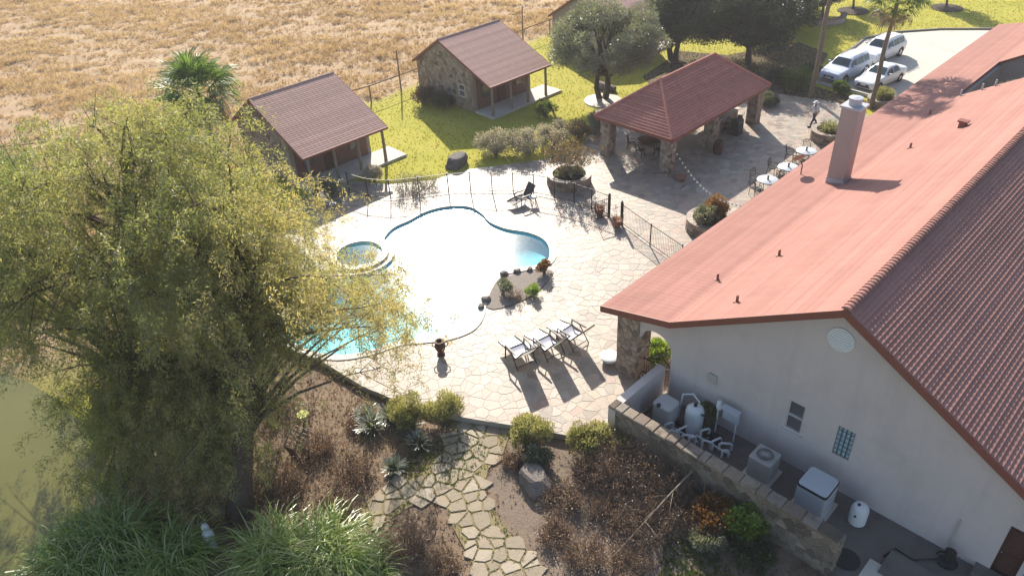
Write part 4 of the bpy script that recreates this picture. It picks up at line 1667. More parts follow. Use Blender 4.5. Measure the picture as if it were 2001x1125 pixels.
def ac_unit(u, v, s, h, m, label, top):
    t = empty('air_conditioner', hw(u, v, 0), label, 'air conditioner', 'outdoor air conditioners')
    b = MB()
    rbox(b, hw(u, v, .06), D2 * s, D1 * s, h - .06, .07)
    body = b.build('casing', m, t, True)
    b = MB()
    b.box(hw(u, v, -.02), D2 * (s + .12), D1 * (s + .12), ZU * .08)
    b.build('pad', MT['concrete'], t)
    if top == 'fan':
        b = MB()
        n = 28
        o = hw(u, v, h)
        vs, fs = [], []
        for r, z in ((s * .82, .012), (s * .82, .05), (s * .74, .05), (s * .74, .012)):
            vs += [o + D2 * (r * math.cos(2 * math.pi * k / n)) + D1 * (r * math.sin(2 * math.pi * k / n)) + ZU * z for k in range(n)]
        fs = [(i * n + k, i * n + (k + 1) % n, (i + 1) * n + (k + 1) % n, (i + 1) * n + k) for i in range(3) for k in range(n)]
        b.add(vs, fs)
        b.build('fan_ring', m, t, True)
        b = MB()
        b.lathe(hw(u, v, h + .004), [(s * .735, 0), (0, .004)], 28)
        b.build('fan_well', MT['dark'], t)
        b = MB()
        for k in range(14):
            a = math.pi * k / 14
            dv = D2 * math.cos(a) + D1 * math.sin(a)
            b.bar(o + dv * (s * .75) + ZU * .055, o - dv * (s * .75) + ZU * .055, .012)
        b.build('fan_grille', MT['tank'], t)
        b = MB()
        for k in range(4):
            a = 2 * math.pi * k / 4 + .4
            dv = D2 * math.cos(a) + D1 * math.sin(a)
            dw = D2 * -math.sin(a) + D1 * math.cos(a)
            b.add([o + ZU * .02 + dv * .05, o + ZU * .02 + dv * (s * .68) + dw * .1, o + ZU * .035 + dv * (s * .68) - dw * .12, o + ZU * .03 + dv * .05 - dw * .05], [(0, 1, 2, 3)])
        b.build('fan_blades', MT['dark'], t)
    else:
        b = MB()
        rbox(b, hw(u, v, h + .002), D2 * (s * 1.03), D1 * (s * 1.03), .09, .1)
        b.build('rim', MT['dark'], t, True)
        b = MB()
        rbox(b, hw(u, v, h + .092), D2 * (s * .98), D1 * (s * .98), .06, .13)
        b.build('lid', MT['acgrey'], t, True)
    for k in range(9):
        z = .18 + k * (h - .35) / 8
        for (dirv, sd) in ((D2, -D1), (D1, -D2)):
            b = MB()
            c0 = hw(u, v, z) + sd * (s + .006)
            b.bar(c0 - dirv * (s * .8), c0 + dirv * (s * .8), .012, .02)
            b.build('louvre', m, body)


ac_unit(7.45, 19.3, .43, .98, MT['acbeige'], 'square beige air conditioner with an open round fan on top', 'fan')
ac_unit(5.4, 19.15, .52, 1.18, MT['acgrey'], 'larger pale blue grey air conditioner with a closed lid', 'lid')
t = empty('propane_cylinder', hw(4.0, 19.55, 0), 'short white cylinder tank standing alone by the gable wall', 'tank')
b = MB()
b.lathe(hw(4.0, 19.55, 0), [(.24, 0), (.29, .06), (.29, .66), (.24, .8), (.12, .86), (0, .87)], 20)
b.build('shell', MT['white'], t, True)
b = MB()
b.lathe(hw(4.06, 19.5, .85), [(.05, 0), (.05, .06), (.02, .08)], 8)
b.lathe(hw(4.02, 19.26, .5), [(.035, 0), (.035, .07), (.01, .08)], 8)
b.build('fittings', MT['dark'], t)
t = empty('water_pump', hw(1.2, 19.95, 0), 'dark hand pump with a curled hose near the back door', 'pump')
b = MB()
b.lathe(hw(1.2, 19.95, 0), [(.26, 0), (.28, .08), (.16, .14), (.14, .5), (.18, .55), (.05, .62)], 14)
b.build('body', MT['dark'], t, True)
b = MB()
pts = [hw(1.2 + .32 * math.cos(a), 19.75 - .1 * a / 6, .35 + .32 * math.sin(a)) for a in [k * .45 for k in range(13)]]
b.tube(pts, .03, 8)
b.build('hose', MT['rubber'], t, True)
b = MB()
b.tube([hw(1.4, 19.9, .05), hw(2.0, 19.3, .04), hw(2.6, 19.35, .04), hw(2.75, 18.8, .04)], .025, 6)
b.build('outlet_pipe', MT['dark'], t, True)
for i, (u, v, a_, b__, h_, lab) in enumerate(((1.9, 18.6, .75, .55, .16, 'raised concrete pad in front of the dark hand pump'), (2.75, 17.9, .28, .5, .10, 'small tan concrete pad at the bottom of the yard'))):
    b = MB()
    b.box(hw(u, v, -.02), D2 * a_, D1 * b__, ZU * h_)
    tag(b.build('concrete_pad', MT['concrete'] if i else MT['yard']), lab, 'pad')
b = MB()
b.lathe(hw(3.6, 17.9, -.005), [(.42, 0), (.44, .02), (.40, .03), (0, .035)], 24)
tag(b.build('manhole_cover', MT['dark']), 'dark round cover let into the yard concrete', 'cover')

# ------------------------------------------------------------------ sling lounge chairs on the deck
def lounge_chair(o, ang, sling, label, group, back_tilt=32, leg=False, sc=1.0):
    o = Vector(o)
    t = empty('lounge_chair', o, label, 'lounge chair', group)
    fx = Vector((math.cos(ang), math.sin(ang), 0))       # the way it faces
    fy = Vector((-fx.y, fx.x, 0))
    bt = math.radians(back_tilt)
    hw_ = .33
    seat0, seat1 = o - fx * .28 + ZU * .36, o + fx * .30 + ZU * .42
    btop = seat0 - fx * (.85 * math.sin(bt)) + ZU * (.85 * math.cos(bt))
    ext = o + fx * .95 + ZU * .30
    # fabric
    def sheet(name, a, b_, sag):
        m_ = MB()
        vs, fs = [], []
        for i in range(7):
            q = i / 6
            c0 = a + (b_ - a) * q - ZU * (sag * math.sin(math.pi * q))
            for j in range(5):
                vs.append(c0 + fy * (hw_ * (j / 2 - 1)))
        for i in range(6):
            for j in range(4):
                fs.append((i * 5 + j, i * 5 + j + 1, i * 5 + j + 6, i * 5 + j + 5))
        m_.add(vs, fs)
        return m_.build(name, sling, t, 'all')
    sheet('backrest', seat0, btop, .0)
    sheet('seat', seat0, seat1, .03)
    if leg: sheet('leg_rest', seat1, ext, .02)
    for s in (-1, 1):
        m_ = MB()
        y = fy * (hw_ * s)
        m_.tube([btop + y, seat0 + y, seat1 + y] + ([ext + y] if leg else []), .032, 6)
        m_.build('side_rail', MT['frame'], t, True)
        m_ = MB()
        y2 = fy * ((hw_ + .05) * s)
        m_.tube([o + fx * .38 + y2, o + fx * .32 + y2 + ZU * .60, o - fx * .34 + y2 + ZU * .62], .03, 6)
        m_.build('leg', MT['frame'], t, True)
        m_ = MB()
        m_.tube([o - fx * .52 + y2, o - fx * .05 + y2 + ZU * .60], .02, 6)
        m_.build('leg', MT['frame'], t, True)
        m_ = MB()
        m_.bar(o + fx * .34 + y2 + ZU * .63, o - fx * .40 + y2 + ZU * .65, .06, .025)
        m_.build('armrest', MT['frame'], t)
    for p_, q_ in ((btop, 'head_rail'), (seat1, 'seat_rail')):
        m_ = MB()
        m_.tube([p_ - fy * hw_, p_ + fy * hw_], .02, 6)
        m_.build(q_, MT['frame'], t, True)
    m_ = MB()
    m_.tube([o - fx * .45 - fy * (hw_ + .05) + ZU * .1, o - fx * .45 + fy * (hw_ + .05) + ZU * .1], .016, 6)
    m_.build('stretcher', MT['frame'], t, True)
    t.scale = (sc, sc, sc)
    return t


GRP = 'lounge chairs beside the pool'
lounge_chair(at(1016, 702), math.radians(118), MT['sling'], 'glare whitened sling lounge chair nearest the pool, leftmost of the row of three', GRP, 40, True, 1.25)
lounge_chair(at(1070, 686), math.radians(124), MT['sling'], 'glare whitened sling lounge chair in the middle of the row of three', GRP, 40, True, 1.25)
lounge_chair(at(1116, 666), math.radians(130), MT['sling'], 'glare whitened sling lounge chair at the house end of the row of three', GRP, 40, True, 1.25)
lounge_chair(at(1022, 397), math.radians(212), MT['darksling'], 'dark sling chaise alone at the far edge of the pool', GRP, 30, True)
lounge_chair(at(652, 408), math.radians(-10), MT['sling'], 'pale chair in the shade of the half hidden cottage', GRP, 30)


def round_table(o, r, h, label, top, group=None, chairs=0, hole=False):
    o = Vector(o)
    t = empty('round_table', o, label, 'table', group)
    b = MB()
    b.lathe(o + ZU * (h - .03), [(r - .01, 0), (r, .012), (r, .024), (r - .012, .03), (0, .03)], 28)
    b.build('table_top', top, t, True)
    b = MB()
    n = 24
    b.tube([o + Vector((r * .97 * math.cos(2 * math.pi * k / n), r * .97 * math.sin(2 * math.pi * k / n), h - .045)) for k in range(n + 1)], .018, 6)
    b.build('rim', MT['frame'], t, True)
    for k in range(4):
        a = math.pi / 4 + k * math.pi / 2
        dv = Vector((math.cos(a), math.sin(a), 0))
        b = MB()
        b.tube([o + dv * (r * .8), o + dv * (r * .7) + ZU * (h * .5), o + dv * (r * .85) + ZU * (h - .04)], .018, 6)
        b.build('leg', MT['frame'], t, True)
    if hole:
        b = MB()
        b.lathe(o + ZU * (h + .002), [(.06, 0), (.045, .12), (.07, .2), (.03, .24)], 12)
        b.build('umbrella_collar', MT['dark'], t, True)
    return t


round_table(at(1036, 690), .27, .5, 'small round white side table between the first two lounge chairs', MT['white'], 'side tables')
round_table(at(1042, 398), .25, .5, 'small side table beside the dark chaise', MT['white'], 'side tables')


def patio_chair(o, ang, label, group, m=None):
    """iron dining chair with a curved slatted back"""
    o = Vector(o)
    m = m or MT['iron']
    t = empty('patio_chair', o, label, 'chair', group)
    fx = Vector((math.cos(ang), math.sin(ang), 0))
    fy = Vector((-fx.y, fx.x, 0))
    b = MB()
    b.box(o + ZU * .42, fx * .22, fy * .23, ZU * .035)
    b.build('seat', m, t)
    for s in (-1, 1):
        b = MB()
        b.tube([o + fx * .22 + fy * (.22 * s), o + fx * .2 + fy * (.21 * s) + ZU * .42], .017, 6)
        b.build('leg', m, t, True)
        b = MB()
        b.tube([o - fx * .27 + fy * (.22 * s), o - fx * .22 + fy * (.22 * s) + ZU * .42, o - fx * .30 + fy * (.23 * s) + ZU * .92], .017, 6)
        b.build('leg', m, t, True)
        b = MB()
        b.tube([o - fx * .25 + fy * (.24 * s) + ZU * .64, o + fx * .2 + fy * (.25 * s) + ZU * .64, o + fx * .21 + fy * (.22 * s) + ZU * .42], .015, 6)
        b.build('armrest', m, t, True)
    b = MB()
    b.tube([o - fx * (.30 + .04 * math.cos(q * math.pi / 2)) + fy * (.23 * q) + ZU * (.92 + .05 * math.cos(q * math.pi / 2)) for q in (-1, -.5, 0, .5, 1)], .018, 6)
    for q in (-.6, -.2, .2, .6):
        b.tube([o - fx * .23 + fy * (.23 * q) + ZU * .45, o - fx * .32 + fy * (.23 * q) + ZU * .95], .011, 5)
    b.build('backrest', m, t, True)
    return t


TG = 'round glass tables by the house eave'
TCG = 'iron chairs round the glass tables'
for i, (p_, lab, wh) in enumerate((((1497, 372), 'round frosted glass patio table nearest the camera along the eave', 'nearest glass table'), ((1537, 347), 'round frosted glass patio table in the middle of the three by the eave', 'middle glass table'), ((1572, 315), 'round frosted glass patio table farthest along the eave by the stone planter', 'farthest glass table'))):
    c0 = at(*p_)
    round_table(c0, .62, .74, lab, MT['tableglass'], TG, hole=True)
    for k in range(4):
        a = .5 + k * math.pi / 2 + i * .35
        dv = Vector((math.cos(a), math.sin(a), 0))
        side = ('right', 'far', 'left', 'near')[k]
        patio_chair(c0 + dv * .95, a + math.pi, 'black iron chair on the %s side of the %s' % (side, wh), TCG)

# ------------------------------------------------------------------ things under the pavilion
ct_ = hw((PU[0] + PU[1]) / 2 + .6, PV[0] + 2.0)
t = round_table(ct_, .75, .74, 'dark round dining table under the pool end of the pavilion', MT['darkwood'], 'pavilion tables')
for k in range(5):
    a = .3 + k * 2 * math.pi / 5
    dv = Vector((math.cos(a), math.sin(a), 0))
    patio_chair(ct_ + dv * 1.05, a + math.pi, ('dark chair at the round pavilion table on its right', 'dark chair at the round pavilion table on its far right', 'dark chair at the round pavilion table on its far left', 'dark chair at the round pavilion table on its left', 'dark chair at the round pavilion table nearest the camera')[k], 'chairs under the pavilion', MT['frame'])
# bar counter with stools and a grill
t = empty('bar_counter', hw(PU[0] + 1.2, PV[1] - 2.0), 'pale stone bar counter inside the house end of the pavilion', 'counter')
b = MB()
b.box(hw(PU[0] + 1.2, PV[1] - 2.0, 0), D2 * .35, D1 * 1.3, ZU * 1.0)
bs_ = b.build('base', MT['mortar'], t)
stone_panel(bs_, 'stone', hw(PU[0] + .85, PV[1] - 3.3, 0), D1, ZU, -D2, 0, 2.6, 0, .98, .3, MT['stone'], .03)
b = MB()
b.box(hw(PU[0] + 1.2, PV[1] - 2.0, 1.0), D2 * .5, D1 * 1.45, ZU * .06)
b.build('counter_top', MT['concrete'], t)
for k in range(3):
    o = hw(PU[0] + .35, PV[1] - 2.9 + k * .85)
    t = empty('bar_stool', o, 'tall dark bar stool at the counter, %s of three' % ('nearest', 'middle', 'farthest')[k], 'stool', 'bar stools under the pavilion')
    b = MB()
    b.lathe(o + ZU * .74, [(.19, 0), (.2, .03), (.18, .06), (0, .065)], 16)
    b.build('seat', MT['darkwood'], t, True)
    for q in range(4):
        a = math.pi / 4 + q * math.pi / 2
        dv = Vector((math.cos(a), math.sin(a), 0))
        b = MB()
        b.tube([o + dv * .24, o + dv * .15 + ZU * .74], .017, 6)
        b.build('leg', MT['frame'], t, True)
    b = MB()
    b.tube([o + Vector((.21 * math.cos(q * math.pi / 6), .21 * math.sin(q * math.pi / 6), .28)) for q in range(13)], .012, 5)
    b.build('foot_ring', MT['frame'], t, True)
    b = MB()
    b.tube([o + D2 * -.17 + D1 * -.14 + ZU * .78, o + D2 * -.22 + D1 * -.14 + ZU * 1.08, o + D2 * -.22 + D1 * .14 + ZU * 1.08, o + D2 * -.17 + D1 * .14 + ZU * .78], .016, 6)
    b.build('backrest', MT['frame'], t, True)
o = at(1438, 262)
t = empty('barbecue_grill', o, 'black cabinet grill beside the far house side column of the pavilion', 'grill')
b = MB()
rbox(b, o, D1 * .38, D2 * .3, .85, .04)
b.build('cabinet', MT['dark'], t, True)
b = MB()
b.tube([o + D1 * -.38 + ZU * .87, o + D1 * .38 + ZU * .87], .29, 14)
b.build('hood', MT['dark'], t, True)
b = MB()
b.tube([o - D2 * .33 + D1 * -.25 + ZU * .95, o - D2 * .33 + D1 * .25 + ZU * .95], .015, 6)
b.build('handle', MT['rim'], t, True)
o = at(1402, 300)
t = empty('wooden_barrel', o, 'dark wooden barrel against the middle column of the pavilion', 'barrel')
b = MB()
b.lathe(o, [(.26, 0), (.32, .25), (.34, .45), (.32, .65), (.26, .9), (0, .89)], 18)
b.build('staves', MT['darkwood'], t, True)
for z in (.14, .34, .58, .78):
    b = MB()
    rr = .34 - .08 * abs(z - .45) / .45 + .006
    b.tube([o + Vector((rr * math.cos(k * math.pi / 9), rr * math.sin(k * math.pi / 9), z)) for k in range(19)], .014, 5)
    b.build('hoop', MT['iron'], t, True)

# string of lights from the pavilion corner
a_, b__ = at(1335, 297, 2.2), at(1475, 392, 2.6)
a_ = hw(PU[0] - .1, PV[0] - .1, 2.35)
b__ = hw(UT - .1, 31.6, 3.05)
t = empty('string_lights', a_, 'sagging string of small bulbs from pavilion corner to the house eave', 'string lights')
pts = [a_ + (b__ - a_) * (k / 24) - ZU * (1.1 * math.sin(math.pi * k / 24)) for k in range(25)]
b = MB()
b.tube(pts, .008, 5)
b.build('cable', MT['dark'], t)
for p_ in pts[1:-1]:
    b = MB()
    b.lathe(p_ - ZU * .13, [(0, 0), (.045, .03), (.05, .06), (.02, .11), (.018, .13)], 8)
    b.build('bulb', MT['bulb'], t, True)

# ------------------------------------------------------------------ pots, planters, rocks
def pot(o, prof, m, label, cat='pot', name='plant_pot', group='pots on the patio'):
    t = empty(name, o, label, cat, group)
    b = MB()
    b.lathe(o, prof, 20)
    b.build('bowl', m, t, True)
    b = MB()
    r = prof[-1][0] * .98
    b.lathe(Vector(o) + ZU * (prof[-1][1] - .05), [(r, 0), (0, .015)], 20)
    b.build('soil', MT['soil'], t)
    return t


POT = [(.15, 0), (.24, .18), (.30, .42), (.33, .44), (.33, .50), (.28, .50)]
pot(at(1191, 705), [(.18, 0), (.34, .1), (.42, .24), (.44, .30), (.38, .34), (.20, .33)], MT['white'], 'low round white planter beside the stone porch pillar')
pa1 = pot(at(1171, 420), POT, MT['terracotta'], 'terracotta pot on the pool side of the gate')
pa2 = pot(at(1206, 443), POT, MT['terracotta'], 'terracotta pot at the foot of the right gate post')
pa3 = pot(at(1330, 352), [(.2, 0), (.3, .1), (.36, .24), (.38, .26), (.33, .27)], MT['terracotta'], 'low terracotta bowl beside the front pavilion column')
# brown urn standing alone near the pool
o = at(862, 692)
t = empty('garden_urn', o, 'brown two handled urn standing alone on the deck', 'urn', 'pots on the patio')
b = MB()
b.lathe(o, [(.17, 0), (.19, .05), (.10, .12), (.18, .25), (.25, .45), (.24, .58), (.15, .68), (.19, .76), (.22, .78), (.15, .78), (.13, .66)], 22)
b.build('vessel', MT['darkwood'], t, True)
for s in (-1, 1):
    b = MB()
    b.tube([o + Vector((s * .2, 0, .72)), o + Vector((s * .34, 0, .68)), o + Vector((s * .35, 0, .52)), o + Vector((s * .25, 0, .45))], .025, 6)
    b.build('handle', MT['darkwood'], t, True)


def ring_planter(o, r, h, label, rx=1.0, name='stone_planter'):
    o = Vector(o)
    t = empty(name, o, label, 'planter', 'raised stone planters')
    b = MB()
    b.lathe(o, [(r, -.05), (r, h), (r - .28, h), (r - .28, h - .12)], 28)
    w_ = b.build('ring_wall', MT['mortar'], t)
    n = int(2 * math.pi * r / .34)
    for lv in range(max(1, int(h / .2))):
        z0 = lv * h / max(1, int(h / .2))
        hh = h / max(1, int(h / .2))
        for k in range(n):
            a0, a1 = 2 * math.pi * (k + .5 * (lv % 2) + .03) / n, 2 * math.pi * (k + .5 * (lv % 2) + .97) / n
            if math.sin((a0 + a1) / 2) > .45: continue
            rr = r + .02 + random.uniform(0, .03)
            vs = []
            for (q, z) in ((a0, z0 + .015), (a1, z0 + .015), (a1, z0 + hh - .015), (a0, z0 + hh - .015)):
                vs += [o + Vector((rr * math.cos(q), rr * math.sin(q), z)), o + Vector(((r - .02) * math.cos(q), (r - .02) * math.sin(q), z))]
            b = MB()
            b.add(vs, [(0, 2, 4, 6), (0, 1, 3, 2), (2, 3, 5, 4), (4, 5, 7, 6), (6, 7, 1, 0)], random.random())
            b.build('stone', MT['stone'], w_)
    for k in range(n):
        a0, a1 = 2 * math.pi * (k + .03) / n, 2 * math.pi * (k + .97) / n
        vs = [o + Vector((q * math.cos(a), q * math.sin(a), z)) for z in (h - .005, h + .06) for (a, q) in ((a0, r + .05), (a1, r + .05), (a1, r - .3), (a0, r - .3))]
        b = MB()
        b.add(vs, [(4, 5, 6, 7), (0, 1, 5, 4), (1, 2, 6, 5), (2, 3, 7, 6), (3, 0, 4, 7)], random.random())
        b.build('cap_stone', MT['flag'], t)
    b = MB()
    b.lathe(o + ZU * (h - .12), [(r - .29, 0), (0, .06)], 24)
    b.build('soil', MT['soil'], t)
    return t


PL1, PL2, PL3, PL4 = at(1112, 357), at(1385, 448), at(1618, 272), at(1722, 205)
ring_planter(PL1, 1.35, .6, 'round stone planter holding the small bare multi stemmed tree')
ring_planter(PL2, 1.25, .7, 'round stone planter with green and rusty shrubs half under the eave')
ring_planter(PL3, 1.15, .65, 'pale round planter with yellow green grass by the chimney')
ring_planter(PL4, 1.0, .5, 'low round planter at the foot of the right palm')


def boulder(o, sx, sy, sz, m, label, seed=0, name='boulder'):
    rg = np.random.default_rng(seed)
    bm_ = bmesh.new()
    bmesh.ops.create_icosphere(bm_, subdivisions=3, radius=1)
    ph = rg.uniform(0, 6, 9)
    for v in bm_.verts:
        c0 = v.co.copy()
        k = 1 + .16 * math.sin(2.3 * c0.x + ph[0]) * math.sin(2.9 * c0.y + ph[1]) + .12 * math.sin(4.1 * c0.z + ph[2] + 2 * c0.x) + .05 * math.sin(9 * c0.y + ph[3]) + rg.normal() * .02
        v.co = Vector((max(-.85, min(.85, c0.x * k)) * sx, max(-.85, min(.85, c0.y * k)) * sy, max(-.35, min(.8, c0.z * k)) * sz))
    me = bpy.data.meshes.new(name)
    bm_.to_mesh(me)
    bm_.free()
    setmat(me, m)
    ob = link(name, me, None, Vector(o))
    ob.rotation_euler = (0, 0, rg.uniform(0, 3))
    tag(ob, label, 'rock', 'rocks')
    return ob


boulder(at(893, 318, .15), 1.0, .6, .62, MT['rock'], 'dark flat topped boulder on the lawn edge', 3)
boulder(at(1046, 940, -.15), .85, .6, .55, MT['palerock'], 'big pale flat rock in the mulch bed beside the path', 5)
boulder(at(1183, 172, .1), 1.1, .5, .5, MT['rock'], 'dark low rock behind the grey green tree', 8)
for k, (q, s_) in enumerate((((950, 585), .28), ((940, 600), .2), ((985, 535), .25), ((1010, 530), .22), ((1035, 527), .2), ((1012, 582), .2))):
    boulder(at(q[0], q[1], .05), s_, s_ * .8, s_ * .8, MT['palerock'], ('pale rock at the near corner of the poolside bed', 'smaller pale rock at the pool edge beside the near bed corner', 'pale rock on the pool rim at the middle of the bed', 'second rock from the middle along the pool rim', 'third rock from the middle along the pool rim', 'rock on the deck side of the poolside bed')[k], 20 + k)
# soil of the poolside bed
bd = MB()
bd.add([(p[0], p[1], .035) for p in smoothcurve(px([(955, 562), (985, 543), (1020, 533), (1060, 527), (1082, 533), (1068, 552), (1045, 575), (1010, 592), (965, 605), (945, 592)]), 3)], [tuple(range(30))])
tag(bd.build('poolside_bed', mat('bed_gravel', [(.20, .17, .15), (.34, .29, .25)], .95, 6, .35, 18, .6, .03)), 'gravel planting bed in the notch of the pool', 'flower bed', kind='structure')

# yellow bird bath, wooden trellis, grey post, fallen branch
o = at(596, 826, -.35)
t = empty('bird_bath', o, 'yellow round bird bath dish on a short stem in the brown brush', 'bird bath')
b = MB()
b.lathe(o, [(.18, 0), (.07, .08), (.06, .4), (.1, .44)], 14)
b.build('stem', MT['wood'], t, True)
b = MB()
b.lathe(o + ZU * .43, [(.08, 0), (.24, .05), (.25, .08), (.22, .085), (0, .065)], 24)
b.build('dish', MT['yellow'], t, True)
o = at(556, 868, -.35)
t = empty('garden_trellis', o, 'weathered wooden lattice lying in the brown brush', 'trellis')
tx, ty = Vector((.62, -.55, .22)), Vector((.45, .5, .5)).normalized()
tx.normalize()
ty = (ty - tx * ty.dot(tx)).normalized()
for k in range(6):
    b = MB()
    p0 = o + ZU * .12 + ty * (k * .16)
    b.bar(p0, p0 + tx * 1.3, .03, .02)
    b.build('lath', MT['palebark'], t)
for k in range(4):
    b = MB()
    p0 = o + ZU * .145 + tx * (.1 + k * .36)
    b.bar(p0 - ty * .05, p0 + ty * .86, .03, .02)
    b.build('cross_lath', MT['palebark'], t)
o = at(420, 1075, -.45)
t = empty('garden_statue', o, 'grey stone figure like post in the shade under the willow', 'statue')
b = MB()
b.lathe(o, [(.22, 0), (.24, .1), (.17, .16), (.15, .5), (.20, .8), (.17, 1.05), (.09, 1.14), (.12, 1.22), (.13, 1.33), (.08, 1.43), (0, 1.45)], 18)
b.build('shaft', MT['acgrey'], t, True)
b = MB()
b.box(o - ZU * .05, Vector((.3, 0, 0)), Vector((0, .3, 0)), ZU * .12)
b.build('plinth', MT['rock'], t)
t = empty('fallen_branch', at(1365, 925, .2), 'long pale dead branch leaning over the dry brush', 'branch')
b = MB()
p0, p1 = hw(9.0, 17.0, .9), at(1195, 1090, .1)
b.tube([p0, p0 + (p1 - p0) * .35 + ZU * .05, p0 + (p1 - p0) * .7, p1], [.035, .03, .022, .012], 7)
b.build('stem', MT['palebark'], t, True)
for f_, dv in ((.25, Vector((-.25, -.7, .15))), (.45, Vector((-.5, -.5, .25))), (.6, Vector((.2, -.6, .2))), (.3, Vector((-.6, -.2, .3)))):
    b = MB()
    q0 = p0 + (p1 - p0) * f_
    b.tube([q0, q0 + dv * .6, q0 + dv * 1.2 - ZU * .1], [.018, .012, .005], 5)
    b.build('twig', MT['palebark'], t, True)
b = MB()
b.bar(at(1250, 728, .02), at(1258, 750, .02), .05, .03)
tag(b.build('white_stick', MT['white']), 'short white stick lying on the porch floor by the pillar', 'stick')
b = MB()
b.tube([at(1372, 985, -.3), at(1372, 985, -.3) + ZU * 1.15], [.05, .045], 8)
tag(b.build('garden_stake', MT['wood']), 'thin dark stake beside the stone yard wall', 'stake')

# ------------------------------------------------------------------ iron fence round the pool, with gate posts
def iron_fence(pts, label, h=1.32):
    pts = [Vector(p) for p in pts]
    t = empty('iron_fence', pts[0], label, 'fence', 'iron pool fence')
    for p_ in pts:
        b = MB()
        b.box(p_, Vector((.03, 0, 0)), Vector((0, .03, 0)), ZU * (h + .06))
        b.build('post', MT['iron'], t)
    for a, c_ in zip(pts, pts[1:]):
        for z in (.12, h - .02):
            b = MB()
            b.bar(a + ZU * z, c_ + ZU * z, .03, .03)
            b.build('rail', MT['iron'], t)
        n = int((c_ - a).length / .13)
        b = MB()
        for k in range(1, n):
            q = a + (c_ - a) * (k / n)
            b.bar(q + ZU * .12, q + ZU * (h - .02), .011)
        b.build('pickets', MT['iron'], t, kind='stuff')


iron_fence([at(*q) for q in ((683, 375), (720, 386), (764, 390), (820, 384), (877, 377), (920, 375), (962, 376), (1003, 376), (1043, 379), (1083, 387), (1122, 397), (1156, 409), (1188, 421))], 'black iron fence running between the pool and the cottage lawn')
iron_fence([at(*q) for q in ((1216, 440), (1270, 480), (1330, 522))] + [hw(15.1, 25.3), hw(13.6, 24.9)], 'black iron fence from the gate to the house porch')
for q, lab in (((1190, 423), 'thick black gate post at the end of the poolside fence'), ((1214, 438), 'thick black gate post at the start of the fence to the house')):
    o = at(*q)
    t = empty('gate_post', o, lab, 'post', 'gate posts')
    b = MB()
    b.box(o - ZU * .05, Vector((.065, 0, 0)), Vector((0, .065, 0)), ZU * 1.42)
    b.build('shaft', MT['iron'], t)
    b = MB()
    b.lathe(o + ZU * 1.37, [(.08, 0), (.08, .03), (.05, .05), (.06, .1), (0, .15)], 12)
    b.build('finial', MT['iron'], t, True)
t = empty('iron_gate', at(1190, 423), 'open iron gate leaf swung back from the gate posts', 'gate')
ga, gb_ = at(1190, 423), at(1226, 452)
gb_ = ga + (at(1168, 430) - ga).normalized() * .95
b = MB()
for z in (.1, 1.2): b.bar(ga + ZU * z, gb_ + ZU * z, .035)
for q in (0, 1): b.bar(ga + (gb_ - ga) * q + ZU * .1, ga + (gb_ - ga) * q + ZU * 1.2, .035)
b.build('gate_frame', MT['iron'], t)
b = MB()
for k in range(1, 9):
    q = ga + (gb_ - ga) * (k / 9)
    b.bar(q + ZU * .1, q + ZU * 1.2, .012)
b.build('pickets', MT['iron'], t, kind='stuff')

# field fence of posts, wires and a top rail
fp = [(-58, 47.2), (-50, 48.3), (-43, 49.3), (-36.5, 50.1), (-31, 50.8), (-25, 51.6), (-20, 52.3), (-15, 55.4), (-10.4, 58.4), (-8.2, 60.6), (-4, 64.8), (-.5, 68.4), (2.3, 71.3), (5, 74), (8.6, 77.2), (12.4, 80.6), (16, 83.8)]
t = empty('field_fence', (-10.4, 58.4, 0), 'brown post and rail field fence behind the cottages', 'fence')
for k, (x, y) in enumerate(fp):
    b = MB()
    h_ = 3.4 if k in (9, 12) else 1.45
    b.tube([(x, y, -.2), (x + .02, y, h_)], [.07, .055], 7)
    b.build('post', MT['wood'], t, True)
for (x, y), (x2, y2) in zip(fp, fp[1:]):
    b = MB()
    b.tube([(x, y, 1.35), (x2, y2, 1.35)], .045, 6)
    b.build('top_rail', MT['wood'], t)
    b = MB()
    for z in (.35, .7, 1.02): b.tube([(x, y, z), ((x + x2) / 2, (y + y2) / 2, z - .03), (x2, y2, z)], .012, 4)
    b.build('wires', MT['dark'], t)

# kerb stops and curved tree bench near the cars
for p_, q_, lab in (((1606, 166), (1640, 174), 'pale kerb stop in front of the silver car'), ((1649, 176), (1698, 190), 'pale kerb stop in front of the white saloon car')):
    b = MB()
    a, c_ = at(*p_), at(*q_)
    dv = (c_ - a).normalized()
    nv = dv.cross(ZU)
    b.prism([a - nv * .12, a + nv * .12, a + nv * .07 + ZU * .22, a - nv * .07 + ZU * .22], c_ - a)
    tag(b.build('kerb_stop', MT['concrete']), lab, 'kerb stop', 'kerb stops by the cars')
o = at(1606, 38)
t = empty('tree_bench', o, 'curved brown bench wall around the tree beyond the cars', 'bench')
b = MB()
vs, fs = [], []
n = 22
for k in range(n + 1):
    a = math.pi * (1.0 + k / n) if True else 0
    for r, z in ((2.15, 0), (2.15, .5), (1.75, .5), (1.75, 0)): vs.append(o + Vector((r * math.cos(a), r * math.sin(a), z)))
for k in range(n):
    for j in range(4): fs.append((4 * k + j, 4 * k + (j + 1) % 4, 4 * k + 4 + (j + 1) % 4, 4 * k + 4 + j))
fs += [(0, 1, 2, 3), (4 * n + 3, 4 * n + 2, 4 * n + 1, 4 * n)]
b.add(vs, fs)
b.build('seat_wall', MT['chim'], t)
b = MB()
vs, fs = [], []
for k in range(n + 1):
    a = math.pi * (1.0 + k / n)
    for r, z in ((2.22, .505), (2.22, .58), (1.68, .58), (1.68, .505)): vs.append(o + Vector((r * math.cos(a), r * math.sin(a), z)))
